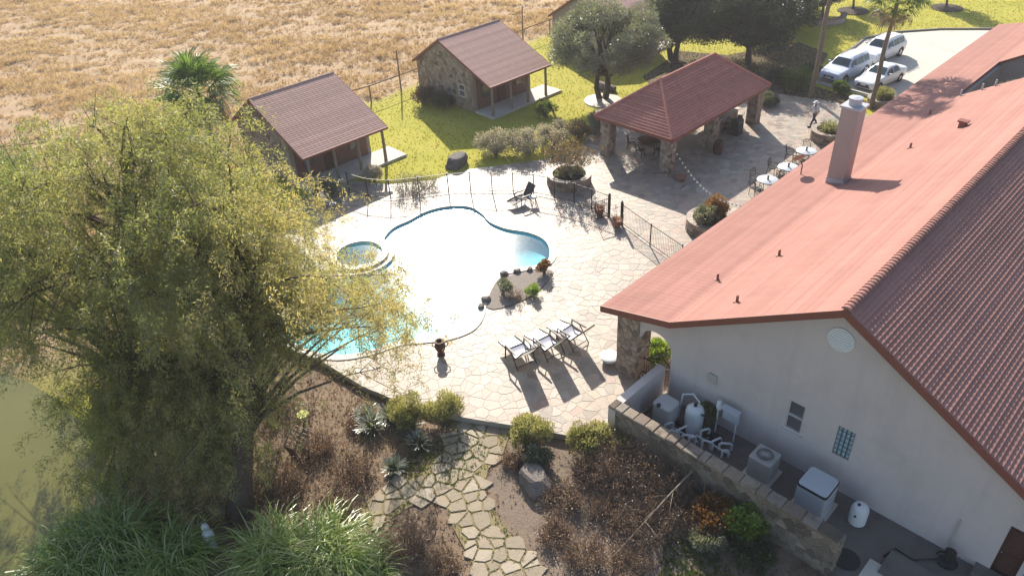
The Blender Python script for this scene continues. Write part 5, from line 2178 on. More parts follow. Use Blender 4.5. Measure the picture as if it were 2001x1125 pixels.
for k in range(n):
    for j in range(4): fs.append((4 * k + j, 4 * k + (j + 1) % 4, 4 * k + 4 + (j + 1) % 4, 4 * k + 4 + j))
b.add(vs, fs)
b.build('seat_top', MT['wood'], t)

# ------------------------------------------------------------------ cars
def interp(tab, x, i):
    for a, c_ in zip(tab, tab[1:]):
        if a[0] <= x <= c_[0]:
            t_ = (x - a[0]) / max(1e-9, c_[0] - a[0])
            t_ = t_ * t_ * (3 - 2 * t_) * .5 + t_ * .5
            return a[i] + (c_[i] - a[i]) * t_
    return tab[-1][i] if x > tab[-1][0] else tab[0][i]


def make_car(o, ang, kind, paint, label):
    """x runs from the front bumper backwards"""
    t = empty('parked_car', o, label, 'car', 'cars parked on the driveway')
    bx = Vector((math.cos(ang), math.sin(ang), 0))       # towards the rear
    by = Vector((-bx.y, bx.x, 0))
    o = Vector(o)
    W = lambda x, y, z: o + bx * x + by * y + ZU * z
    if kind == 'saloon':
        L, wh, r = 4.75, .91, .32
        # x, half width, belt z, top z, roof half width
        tab = [(0, .62, .55, .62, .50), (.12, .80, .66, .70, .66), (.5, .88, .74, .80, .74), (1.35, .91, .90, .95, .80), (1.45, .91, .92, .97, .80), (2.15, .91, .95, 1.38, .60), (2.6, .91, .96, 1.45, .60), (3.2, .91, .97, 1.42, .59), (3.95, .90, .99, 1.10, .66), (4.1, .89, .99, 1.05, .70), (4.6, .84, .92, .98, .68), (4.75, .72, .75, .82, .58)]
        ws, rw, sw = (1.52, 2.12), (3.28, 3.92), [(1.75, 2.55), (2.62, 3.45)]
        wx = (.88, 3.72)
        z0 = .2
    else:
        L, wh, r = 4.85, .96, .38
        tab = [(0, .66, .72, .80, .56), (.1, .85, .86, .93, .74), (.5, .92, .98, 1.04, .80), (1.25, .95, 1.10, 1.14, .84), (1.33, .96, 1.11, 1.16, .84), (1.95, .96, 1.14, 1.66, .66), (2.4, .96, 1.15, 1.74, .67), (3.6, .96, 1.16, 1.74, .67), (4.3, .95, 1.16, 1.68, .66), (4.62, .93, 1.14, 1.30, .74), (4.78, .90, 1.05, 1.12, .74), (4.85, .80, .85, .92, .66)]
        ws, rw, sw = (1.38, 1.92), (4.33, 4.6), [(1.62, 2.45), (2.53, 3.4), (3.48, 4.22)]
        wx = (.92, 3.85)
        z0 = .28

    def sec(x):
        h, zb, zt, hr = (interp(tab, x, i) for i in (1, 2, 3, 4))
        zl = z0 + (.12 if x < .1 or x > L - .1 else 0)
        half = [(h * .86, zl), (h * .97, zl + .12), (h, zl + (zb - zl) * .55), (h * .985, zb - .03), (h * .96, zb), (hr + (h * .96 - hr) * .12, zt - (zt - zb) * .12 - .01), (hr * .88, zt - .005), (hr * .45, zt + .012)]
        return half

    xs = sorted(set([i * L / 46 for i in range(47)] + [q[0] for q in tab]))
    b = MB()
    vs, fs = [], []
    for x in xs:
        hf = sec(x)
        ringp = [(y, z) for y, z in hf] + [(-y, z) for y, z in reversed(hf)]
        vs += [W(x, y, z) for y, z in ringp]
    n = 16
    for i in range(len(xs) - 1):
        for k in range(n): fs.append((i * n + k, i * n + (k + 1) % n, (i + 1) * n + (k + 1) % n, (i + 1) * n + k))
    fs += [tuple(range(n)), tuple((len(xs) - 1) * n + k for k in reversed(range(n)))]
    b.add(vs, fs)
    body = b.build('body', paint, t, True)
    # glass
    def pane(name, pts):
        m_ = MB()
        m_.add(pts, [(i, i + 1, i + 3, i + 2) for i in range(0, len(pts) - 2, 2)])
        return m_.build(name, MT['carglass'], t, True)
    for nm, (x0, x1) in (('windscreen', ws), ('rear_window', rw)):
        pts = []
        m_ = MB()
        vs, fs = [], []
        N = 6
        for i in range(N + 1):
            x = x0 + (x1 - x0) * i / N
            zt, hr = interp(tab, x, 3), interp(tab, x, 4)
            for y in (-.86, -.44, 0, .44, .86):
                vs.append(W(x, hr * y, zt + (.026 if abs(y) < .5 else .012)))
        for i in range(N):
            for j in range(4): fs.append((i * 5 + j, i * 5 + j + 1, i * 5 + j + 6, i * 5 + j + 5))
        m_.add(vs, fs)
        m_.build(nm, MT['carglass'], t, True)
    for (x0, x1) in sw:
        for s in (-1, 1):
            vs, fs = [], []
            m_ = MB()
            N = 6
            for i in range(N + 1):
                x = x0 + (x1 - x0) * i / N
                h, zb, zt, hr = (interp(tab, x, q) for q in (1, 2, 3, 4))
                y0_, z0_ = h * .96, zb
                y1_, z1_ = hr + (h * .96 - hr) * .12, zt - (zt - zb) * .12 - .01
                for q in (.06, .94):
                    vs.append(W(x, s * (y0_ + (y1_ - y0_) * q + .012), z0_ + (z1_ - z0_) * q))
            for i in range(N): fs.append((2 * i, 2 * i + 1, 2 * i + 3, 2 * i + 2))
            m_.add(vs, fs)
            m_.build('side_window', MT['carglass'], t, True)
    # wheels
    for x in wx:
        for s in (-1, 1):
            c0 = W(x, s * (wh - .10), r)
            m_ = MB()
            n = 22
            vs, fs = [], []
            for (yy, rr) in ((-.11, r * .62), (-.11, r * .95), (-.08, r), (.08, r), (.11, r * .95), (.11, r * .62)):
                vs += [c0 + by * yy + (bx * math.cos(2 * math.pi * k / n) + ZU * math.sin(2 * math.pi * k / n)) * rr for k in range(n)]
            fs = [(i * n + k, i * n + (k + 1) % n, (i + 1) * n + (k + 1) % n, (i + 1) * n + k) for i in range(5) for k in range(n)]
            m_.add(vs, fs)
            wl = m_.build('wheel', MT['rubber'], t, True)
            m_ = MB()
            vs = [c0 + by * (s * .085) + (bx * math.cos(2 * math.pi * k / n) + ZU * math.sin(2 * math.pi * k / n)) * (r * .64) for k in range(n)] + [c0 + by * (s * .10)]
            m_.add(vs, [(k, (k + 1) % n, n) for k in range(n)])
            m_.build('rim', MT['rim'], wl)
            m_ = MB()
            n2 = 14
            vs = []
            for k in range(n2 + 1):
                a = math.pi * k / n2
                h_ = interp(tab, x, 1)
                for rr in (r * 1.02, r * 1.22):
                    vs.append(W(x + math.cos(a) * rr, s * (h_ + .004), r + math.sin(a) * rr))
            m_.add(vs, [(2 * k, 2 * k + 1, 2 * k + 3, 2 * k + 2) for k in range(n2)])
            m_.build('wheel_arch', MT['rubber'], body)
    zf = interp(tab, .12, 2)
    for s in (-1, 1):
        m_ = MB()
        m_.prism([W(.06, s * .50, zf - .16), W(.10, s * .80, zf - .13), W(.30, s * .85, zf - .01), W(.10, s * .55, zf - .02)], bx * -.03 + ZU * .01)
        m_.build('headlight', MT['lampglass'], t)
        m_ = MB()
        zb_ = interp(tab, L - .1, 2)
        m_.prism([W(L - .02, s * .52, zb_ - .2), W(L - .05, s * .78, zb_ - .2), W(L - .1, s * .82, zb_ - .02), W(L - .03, s * .54, zb_ - .02)], bx * .03)
        m_.build('tail_light', MT['tail'], t)
        m_ = MB()
        mx = ws[0] + .32
        mz = interp(tab, mx, 2) + .06
        rbox(m_, W(mx, s * (wh + .10), mz), by * .11, bx * .05, .13, .03)
        m_.build('door_mirror', paint, t, True)
        for (x0, x1) in sw[:2]:
            m_ = MB()
            m_.bar(W(x1 - .18, s * (wh + .012), interp(tab, x1 - .1, 2) - .14), W(x1 - .02, s * (wh + .012), interp(tab, x1 - .1, 2) - .14), .025, .03)
            m_.build('door_handle', paint, t)
    m_ = MB()
    m_.prism([W(-.012, -.42, zf - .30), W(-.012, .42, zf - .30), W(.0, .48, zf - .12), W(.0, -.48, zf - .12)], bx * .06)
    m_.build('grille', MT['dark'], t)
    m_ = MB()
    m_.prism([W(-.012, -.55, z0 + .1), W(-.012, .55, z0 + .1), W(-.012, .55, z0 + .2), W(-.012, -.55, z0 + .2)], bx * .12)
    m_.build('bumper_intake', MT['dark'], t)
    m_ = MB()
    m_.prism([W(-.028, -.2, z0 + .24), W(-.028, .2, z0 + .24), W(-.028, .2, z0 + .36), W(-.028, -.2, z0 + .36)], bx * .012)
    m_.build('number_plate', MT['white'], t)
    if kind != 'saloon':
        for s in (-1, 1):
            m_ = MB()
            m_.bar(W(2.2, s * .60, 1.80), W(4.2, s * .60, 1.80), .04, .03)
            m_.build('roof_rail', MT['dark'], t)
    return t


CA = math.atan2(.62, .785)
make_car(at(1616, 166, .012), CA, 'suv', MT['silverpaint'], 'silver white off road car parked nearest the trees')
make_car(at(1684, 178, .012), CA - .04, 'saloon', MT['carpaint'], 'white saloon car parked nearest the house')
make_car(at(1690, 128, .012), CA, 'suv', MT['carpaint'], 'white off road car parked behind the other two')

# ------------------------------------------------------------------ walking person
def skin_mesh(name, verts, edges, radii, m, parent, root=0, sub=2):
    me = bpy.data.meshes.new(name + '_cage')
    base = wloc(parent)
    me.from_pydata([tuple(Vector(v) - base) for v in verts], edges, [])
    ob = link(name + '_cage', me)
    md = ob.modifiers.new('skin', 'SKIN')
    for i, r in enumerate(radii):
        sv = me.skin_vertices[0].data[i]
        sv.radius = (r, r) if not isinstance(r, tuple) else r
        sv.use_root = (i == root)
    md.use_smooth_shade = True
    s_ = ob.modifiers.new('sub', 'SUBSURF')
    s_.levels = sub
    bpy.context.view_layer.update()
    dg = bpy.context.evaluated_depsgraph_get()
    out = bpy.data.meshes.new_from_object(ob.evaluated_get(dg))
    out.name = name
    setmat(out, m)
    bpy.data.objects.remove(ob)
    return link(name, out, parent)


po = at(1588, 246)
per = empty('person', po, 'person in white shirt, white hat and dark trousers walking across the patio', 'person')
pf = Vector((-.96, -.28, 0)).normalized()      # walking towards the left
ps = Vector((-pf.y, pf.x, 0))
Q = lambda f, s, z: po + pf * f + ps * s + ZU * z
bv = [Q(0, 0, .95), Q(.01, 0, 1.12), Q(.02, 0, 1.32), Q(.03, 0, 1.45), Q(.05, 0, 1.53), Q(.07, 0, 1.63), Q(.07, 0, 1.72),
      Q(0, .09, .90), Q(.14, .10, .50), Q(.30, .10, .08), Q(.42, .10, .04),
      Q(0, -.09, .90), Q(-.08, -.10, .50), Q(-.34, -.10, .16), Q(-.26, -.10, .05),
      Q(.02, .19, 1.42), Q(-.10, .24, 1.15), Q(.03, .25, .93), Q(.07, .25, .85),
      Q(.02, -.19, 1.42), Q(.13, -.24, 1.16), Q(.32, -.23, 1.02), Q(.40, -.23, 1.0)]
be = [(0, 1), (1, 2), (2, 3), (3, 4), (4, 5), (5, 6), (0, 7), (7, 8), (8, 9), (9, 10), (0, 11), (11, 12), (12, 13), (13, 14), (3, 15), (15, 16), (16, 17), (17, 18), (3, 19), (19, 20), (20, 21), (21, 22)]
br = [.12, .115, .13, .10, .055, .085, .075, .085, .062, .042, .038, .085, .062, .042, .038, .055, .045, .035, .03, .055, .045, .035, .03]
skin_mesh('body', bv, be, br, MT['skin'], per)
tv = [Q(0, 0, 1.0), Q(0, 0, .95), Q(0, .09, .90), Q(.14, .10, .50), Q(.29, .10, .11), Q(0, -.09, .90), Q(-.08, -.10, .50), Q(-.33, -.10, .18)]
skin_mesh('trousers', tv, [(0, 1), (1, 2), (2, 3), (3, 4), (1, 5), (5, 6), (6, 7)], [.135, .14, .105, .082, .068, .105, .082, .068], MT['jeans'], per, 1)
sv_ = [Q(0, 0, .96), Q(.01, 0, 1.12), Q(.02, 0, 1.32), Q(.03, 0, 1.45), Q(.02, .19, 1.42), Q(-.05, .22, 1.27), Q(-.09, .24, 1.16), Q(.02, -.19, 1.42), Q(.08, -.22, 1.27), Q(.12, -.24, 1.17)]
skin_mesh('shirt', sv_, [(0, 1), (1, 2), (2, 3), (3, 4), (4, 5), (5, 6), (3, 7), (7, 8), (8, 9)], [.14, .14, .155, .11, .075, .072, .07, .075, .072, .07], MT['shirt'], per, 1)
b = MB()
b.lathe(Q(.07, 0, 1.70), [(.19, 0), (.19, .012), (.115, .03), (.11, .10), (.06, .13), (0, .135)], 18)
b.build('hat', MT['shirt'], per, True)
for f_, s_ in ((.34, .10), (-.30, -.10)):
    b = MB()
    rbox(b, Q(f_ + .03, s_, .005 if f_ > 0 else .06), pf * .14, ps * .05, .09, .03)
    b.build('shoe', MT['dark'], per, True)
for s_ in (1, -1):
    b = MB()
    hc = Q(.07, .25, .85) if s_ == 1 else Q(.41, -.23, 1.0)
    for k in range(4):
        q = hc + pf * (-.03 + k * .02) * 1.0
        b.tube([q, q - ZU * .04 + ps * (-.005 * s_), q - ZU * (.075 - .006 * abs(k - 1.5)) + ps * (-.02 * s_)], [.010, .009, .007], 6)
    b.tube([hc + pf * .03 + ZU * .02, hc + pf * .055 - ZU * .01, hc + pf * .055 - ZU * .035], [.011, .01, .008], 6)
    b.build('fingers', MT['skin'], per, True)

# ------------------------------------------------------------------ plants
def leaf_part(name, P, D, L, W, tint, m, parent):
    V = leaf_quads(P, unit(D), L, W)
    b = wloc(parent)
    V = V - np.array([b.x, b.y, b.z])
    return link(name, quads_mesh(name, V, np.clip(tint, 0, 1), m), parent)


def clump_leaves(C, R, n, L, W, up=.5, flat=1.0, centre=None):
    """leaves in balls round clump centres C with radii R"""
    K = len(C)
    w = R ** 2 / (R ** 2).sum()
    k = RNG.choice(K, n, p=w)
    d = unit(RNG.normal(size=(n, 3)))
    rad = R[k] * RNG.uniform(.25, 1.0, n) ** .6
    P = C[k] + d * rad[:, None] * np.array([1, 1, flat])
    D = d + np.array([0, 0, up]) + RNG.normal(size=(n, 3)) * .5
    return P, D, k


def bush(o, h, r, n, L, W, m, label, group, cat='shrub', name='shrub', K=22, up=.6, stem=MT['twig'], tint0=.5, spread=1.0, root=None, mixm=None):
    o = Vector(o)
    t = root or empty(name, o, label, cat, group)
    a = RNG.uniform(0, 2 * np.pi, K)
    q = np.sqrt(RNG.uniform(0, 1, K))
    zz = h * (.30 + .55 * RNG.uniform(0, 1, K) * np.sqrt(np.clip(1 - (q * .8) ** 2, 0, 1)))
    C = np.stack([o.x + r * .72 * q * np.cos(a), o.y + r * .72 * q * np.sin(a), o.z + zz], -1)
    R = RNG.uniform(.22, .42, K) * min(r, h) * spread
    P, D, k = clump_leaves(C, R, n, L, W, up)
    P[:, 2] = np.maximum(P[:, 2], o.z + .02)
    tc = tint0 + RNG.normal(size=K) * .16
    leaf_part('foliage', P, D, L * RNG.uniform(.7, 1.3, n), W * RNG.uniform(.7, 1.3, n), tc[k] + RNG.normal(size=n) * .15, m, t)
    b = MB()
    for i in range(0, K, 2):
        mid = o + (Vector(C[i]) - o) * .5 + Vector((random.uniform(-.08, .08), random.uniform(-.08, .08), .08))
        b.tube([o + Vector((random.uniform(-.1, .1), random.uniform(-.1, .1), -.05)), mid, Vector(C[i])], [.025, .016, .007], 5)
    b.build('stems', stem, t)
    return t


def brush(o, h, r, n, label, group, leafn=1500, m=LM['dry'], twig=MT['twig'], name='dry_shrub', cat='shrub', L=.055, W=.03):
    """leafless looking thicket of thin twigs with a few brown leaves"""
    o = Vector(o)
    t = empty(name, o, label, cat, group)
    b = MB()
    ends = []
    for i in range(n):
        a = random.uniform(0, 6.283)
        q = r * .5 * math.sqrt(random.random())
        p0 = o + Vector((q * math.cos(a), q * math.sin(a), -.05))
        dv = Vector((math.cos(a) * .5 + random.uniform(-.6, .6), math.sin(a) * .5 + random.uniform(-.6, .6), 1.1)).normalized()
        ln = h * random.uniform(.6, 1.1)
        p1 = p0 + dv * (ln * .5) + Vector((random.uniform(-.1, .1), random.uniform(-.1, .1), 0))
        p2 = p1 + (dv + Vector((random.uniform(-.5, .5), random.uniform(-.5, .5), -.1))).normalized() * (ln * .5)
        b.tube([p0, p1, p2], [.013, .009, .004], 3, cap=False)
        ends += [p1 + (p2 - p1) * random.random() for _ in range(2)] + [p2]
        for k in range(3):
            s0 = p0 + (p1 - p0) * random.uniform(.5, 1) if k == 0 else p1 + (p2 - p1) * random.uniform(0, .7)
            e0 = s0 + Vector((random.uniform(-1, 1), random.uniform(-1, 1), random.uniform(.1, .9))).normalized() * (ln * .28)
            b.tube([s0, e0], [.006, .003], 3, cap=False)
            ends.append(e0)
    b.build('twigs', twig, t)
    E_ = np.array([tuple(p) for p in ends])
    k = RNG.integers(0, len(E_), leafn)
    P = E_[k] + RNG.normal(size=(leafn, 3)) * .07
    D = RNG.normal(size=(leafn, 3)) + np.array([0, 0, .3])
    leaf_part('foliage', P, D, L * RNG.uniform(.6, 1.4, leafn), W * RNG.uniform(.6, 1.4, leafn), RNG.random(leafn), m, t)
    return t


def blades(o, n, length, width, m, label, name, cat, group, lift=1.0, droop=1.0, segs=6, base_r=.15, tint0=.5):
    """arching strap leaves from one crown"""
    o = Vector(o)
    t = empty(name, o, label, cat, group)
    a = RNG.uniform(0, 2 * np.pi, n)
    el = np.clip(RNG.normal(.95 * lift, .32, n), .15, 1.5)
    Ln = length * RNG.uniform(.6, 1.15, n)
    w = width * RNG.uniform(.7, 1.3, n)
    az = np.stack([np.cos(a), np.sin(a), np.zeros(n)], -1)
    side = np.stack([-np.sin(a), np.cos(a), np.zeros(n)], -1)
    rb = base_r * np.sqrt(RNG.random(n))
    rot = RNG.uniform(0, 2 * np.pi, n) * (base_r > .3)
    p = np.array(o - wloc(t)) + np.stack([np.cos(a + rot), np.sin(a + rot), np.zeros(n)], -1) * rb[:, None] + RNG.normal(size=(n, 3)) * .02
    ang = el.copy()
    rows = [p.copy()]
    for s in range(segs):
        st = Ln / segs
        p = p + (az * np.cos(ang)[:, None] + np.array([0, 0, 1]) * np.sin(ang)[:, None]) * st[:, None] + side * (RNG.normal(size=n) * .02 * length)[:, None]
        rows.append(p.copy())
        ang = ang - droop * RNG.uniform(.22, .5, n) * (s + 1) / segs * 1.5
    prof = [.7, 1, 1, .9, .75, .5, .06][:segs + 1] if segs == 6 else list(np.linspace(1, .06, segs + 1))
    V = np.empty((n, segs, 4, 3))
    for s in range(segs):
        V[:, s, 0] = rows[s] - side * (w * prof[s] / 2)[:, None]
        V[:, s, 1] = rows[s] + side * (w * prof[s] / 2)[:, None]
        V[:, s, 2] = rows[s + 1] + side * (w * prof[s + 1] / 2)[:, None]
        V[:, s, 3] = rows[s + 1] - side * (w * prof[s + 1] / 2)[:, None]
    tn = np.clip(tint0 - .05 + RNG.normal(size=n) * .3, 0, 1)
    tt = np.clip(tn[:, None] + np.linspace(-.15, .2, segs)[None, :], 0, 1)  # lighter tips and darker bases put highlights and shaded gaps into the tint
    link('blades', quads_mesh('blades', V.reshape(-1, 4, 3), tt.ravel(), m), t)
    return t


# --- fan palms
def frond_mesh(name, m, rad=.95, pet=1.1, nl=26, droop=.35):
    """local frame: petiole along +x from the origin, blade spread in the xy plane"""
    vs, fs, T = [], [], []
    n0 = 5
    for i in range(n0):
        x = pet * i / (n0 - 1)
        z = .12 * math.sin(math.pi * .5 * i / (n0 - 1))
        vs += [(x, -.025, z), (x, .025, z)]
        T += [.7, .7]
    fs += [(2 * i, 2 * i + 2, 2 * i + 3, 2 * i + 1) for i in range(n0 - 1)]
    for k in range(nl):
        a = math.radians(-125 + 250 * k / (nl - 1))
        L = rad * (1 - .28 * abs(k / (nl - 1) - .5) * 2) * random.uniform(.9, 1.08)
        w = .075
        dx, dy = math.cos(a), math.sin(a)
        i0 = len(vs)
        pts = [(.05, .35), (.35, 1.0), (.65, .85), (1.0, .05)]
        for (q, ww) in pts:
            zz = .12 + (.05 if k % 2 else -.03) * q - droop * max(0, q - .45) ** 2 * 2.2
            x, y = pet + dx * L * q, dy * L * q
            vs += [(x - dy * -w * ww / 2 * -1, y + dx * w * ww / 2 * -1, zz), (x + dy * -w * ww / 2 * -1, y - dx * w * ww / 2 * -1, zz)]
            c0 = random.random()
            T += [c0 * .6 + .2, c0 * .6 + .2]
        fs += [(i0 + 2 * i, i0 + 2 * i + 1, i0 + 2 * i + 3, i0 + 2 * i + 2) for i in range(3)]
    me = bpy.data.meshes.new(name)
    me.from_pydata(vs, [], fs)
    a_ = me.attributes.new('tint', 'FLOAT', 'POINT')
    a_.data.foreach_set('value', np.array(T, dtype=np.float32))
    setmat(me, m)
    return me


FR = [frond_mesh('frond', LM['palm'], 1.05, 1.2, 28, d) for d in (.25, .45, .6)]
FD = [frond_mesh('dead_frond', LM['deadpalm'], .9, 1.1, 22, d) for d in (.6, .9)]


def palm(base, top, label, n=34, dead=10, scale=1.0, r0=.22):
    base, top = Vector(base), Vector(top)
    t = empty('fan_palm', base, label, 'palm tree', 'fan palms')
    b = MB()
    pts = [base - ZU * .2] + [base + (top - base) * (k / 8) + Vector((.05 * math.sin(k), .04 * math.cos(k * 1.3), 0)) * (0 if k in (0, 8) else 1) for k in range(0, 9)]
    b.tube(pts, [r0 * 1.3, r0 * 1.15] + [r0 * (1 - .25 * k / 8) for k in range(1, 9)], 10)
    b.build('trunk', MT['palmbark'], t, True)
    for k in range(n + dead):
        isd = k >= n
        me = random.choice(FD if isd else FR)
        az = k * 2.39996 + random.uniform(-.2, .2)
        if isd: el = math.radians(random.uniform(-65, -25))
        else: el = math.radians(75 - 95 * (k / n) + random.uniform(-8, 8))
        o = link('dead_frond' if isd else 'frond', me, t)
        o.location = top - base + ZU * (-.15 if isd else .1)
        o.rotation_euler = (random.uniform(-.3, .3), -el, az)
        s_ = scale * random.uniform(.85, 1.15)
        o.scale = (s_, s_, s_)
    return t


p1 = at(388, 185, 5.2)
palm((p1.x, p1.y, -.1), p1, 'bushy fan palm with golden dead fronds standing behind the willow', 60, 24, 1.3, .24)
p2 = at(8, 352, 2.6)
palm((p2.x, p2.y, -.1), p2, 'small fan palm at the left edge of the picture', 26, 6, .8, .2)
pr = at(1700, 212)
palm(pr, pr + Vector((.3, .3, 7.3)), 'fan palm with a slim trunk standing in the low planter by the cars', 46, 8, 1.0, .17)
pl = at(1583, 190)
palm(pl, pl + Vector((.35, .3, 10.2)), 'tall palm trunk rising out of the top of the picture left of the cars', 40, 8, 1.0, .18)


# --- broad trees
def tree(base, C, R, n, L, W, m, label, trunk_r, bark, group, stems=1, name='tree', tint0=.45, fork=.35, lean=.0):
    base = Vector(base)
    t = empty(name, base, label, 'tree', group)
    C, R = np.array(C, float), np.array(R, float)
    ctr = Vector(C.mean(0))
    b = MB()
    for s in range(stems):
        off = Vector((random.uniform(-.25, .25), random.uniform(-.2, .2), 0)) * (stems > 1)
        fk = base + (ctr - base) * fork + off * 2.5
        fk.z = base.z + (ctr.z - base.z) * fork
        b.tube([base + off - ZU * .2, base + off * 1.5 + (fk - base) * .5, fk], [trunk_r * 1.25, trunk_r, trunk_r * .8], 9)
        for i in range(s, len(C), stems):
            e = Vector(C[i])
            mid = fk + (e - fk) * .5 + Vector((random.uniform(-.3, .3), random.uniform(-.3, .3), .25))
            b.tube([fk, mid, e], [trunk_r * .5, trunk_r * .3, trunk_r * .08], 6)
            for q in range(3):
                e2 = e + Vector((random.uniform(-1, 1), random.uniform(-1, 1), random.uniform(-.4, .9))) * R[i] * .8
                b.tube([mid + (e - mid) * random.random(), e2], [trunk_r * .15, .008], 4, cap=False)
    b.build('trunk', bark, t, True)
    P, D, k = clump_leaves(C, R, n, L, W, .25, .8)
    tc = tint0 + RNG.normal(size=len(C)) * .14
    leaf_part('crown', P, D, L * RNG.uniform(.7, 1.3, n), W * RNG.uniform(.7, 1.3, n), tc[k] + RNG.normal(size=n) * .17, m, t)
    return t


def crown(c, rx, ry, rz, K, rr=(.8, 1.3), low=-.6):
    """clump centres through an ellipsoid, most of them towards its skin"""
    C = []
    while len(C) < K:
        d = RNG.normal(size=3)
        d /= np.linalg.norm(d)
        if d[2] < low: continue
        q = RNG.uniform(.35, 1) ** .5 * .82
        C.append((c[0] + d[0] * rx * q, c[1] + d[1] * ry * q, c[2] + d[2] * rz * q))
    return C, RNG.uniform(rr[0], rr[1], K)


TGRP = 'trees behind the pavilion'
ob_ = at(1178, 195)
oc_ = aty(1186, 78, 57.2)
tree(ob_, *crown(oc_, 5.0, 4.2, 3.1, 64, (.7, 1.2)), 72000, .17, .055, LM['olive'], 'grey green round headed tree with forked trunk left of the pavilion roof', .2, MT['bark'], TGRP, 3, tint0=.55)
tb = at(1318, 118)
tree(tb, *crown(aty(1345, 32, 65.5), 4.2, 3.6, 3.2, 52, (.8, 1.3)), 52000, .16, .08, LM['oak'], 'dark evergreen oak directly behind the pavilion peak', .24, MT['bark'], TGRP, 2)
tb = at(1462, 128)
tree(tb, *crown(aty(1455, 34, 64.0), 4.8, 4.0, 3.3, 60, (.8, 1.3)), 60000, .16, .08, LM['oak'], 'dark evergreen oak right of the pavilion peak', .26, MT['bark'], TGRP, 1)
tb = at(1543, 50)
tree(tb, *crown(aty(1540, -8, 74.5), 3.0, 3.0, 2.4, 26, (.8, 1.2)), 22000, .17, .08, LM['green'], 'green tree at the top edge left of the curved bench', .2, MT['bark'], TGRP, 1, tint0=.25)
tb = at(1520, 92)  # oak added to cast more shade over the litter bed
tree(tb, *crown(aty(1528, 12, 70.0), 4.0, 3.6, 2.8, 46, (.8, 1.3)), 44000, .16, .08, LM['oak'], 'dark evergreen oak added for its shade between the pavilion and the curved bench', .22, MT['bark'], TGRP, 1)
tb = at(1606, 34)
tree(tb, *crown(aty(1606, -18, 75.5), 2.6, 2.6, 2.0, 20, (.7, 1.1)), 16000, .17, .08, LM['oak'], 'tree standing inside the curved bench', .17, MT['bark'], TGRP, 1)
tb = at(1667, 20)
tree(tb, *crown(aty(1672, -40, 79), 2.0, 2.0, 1.7, 16, (.6, 1.0)), 12000, .17, .08, LM['green'], 'young tree on the lawn behind the fan palm crown', .11, MT['bark'], TGRP, 1)
tb = at(1850, 15)
tree(tb, *crown(aty(1856, -48, 77), 1.9, 1.9, 1.7, 16, (.6, 1.0)), 11000, .17, .08, LM['green'], 'young tree on the lawn beyond the driveway with a bark ring', .10, MT['bark'], TGRP, 1)
cb_ = hw(8.6, 53.4, 0)
tree(cb_, *crown(cb_ + ZU * 3.6, 2.4, 2.4, 1.6, 18, (.6, 1.0)), 15000, .15, .07, LM['olive'], 'leafy tree in the courtyard gap of the house roof', .12, MT['bark'], TGRP, 2, tint0=.4)
for q, lab in (((1667, 22), 'dark bark ring round the young tree behind the palm'), ((1850, 16), 'dark bark ring round the young tree beyond the driveway'), ((1178, 197), 'bare earth ring under the grey green tree')):
    o = at(*q)
    b = MB()
    b.lathe(o, [(1.5, -.03), (1.45, .05), (1.0, .08), (0, .09)], 22)
    tag(b.build('tree_ring', MT['soil'] if q[0] > 1500 else MT['grout']), lab, 'mulch ring', 'mulch rings')
# leaf litter under the oaks
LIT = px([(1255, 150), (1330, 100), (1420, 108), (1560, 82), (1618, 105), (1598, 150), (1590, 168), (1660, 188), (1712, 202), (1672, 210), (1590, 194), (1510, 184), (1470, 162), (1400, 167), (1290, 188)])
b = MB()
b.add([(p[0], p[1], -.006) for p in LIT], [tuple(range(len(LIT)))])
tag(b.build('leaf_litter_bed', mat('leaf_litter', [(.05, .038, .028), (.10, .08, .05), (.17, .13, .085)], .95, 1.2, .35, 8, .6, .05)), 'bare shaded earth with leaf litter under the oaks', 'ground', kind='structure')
X = RNG.uniform(14, 32, 9000)
Y = RNG.uniform(48, 70, 9000)
ok = inpoly(X, Y, LIT)
X, Y = X[ok], Y[ok]
tufts('oak_leaf_litter', X, Y, np.zeros(len(X)), RNG.uniform(.05, .14, len(X)), 4, 1.3, .05, LM['dry'], 'fallen brown oak leaves beside the parking place', 'leaf litter')


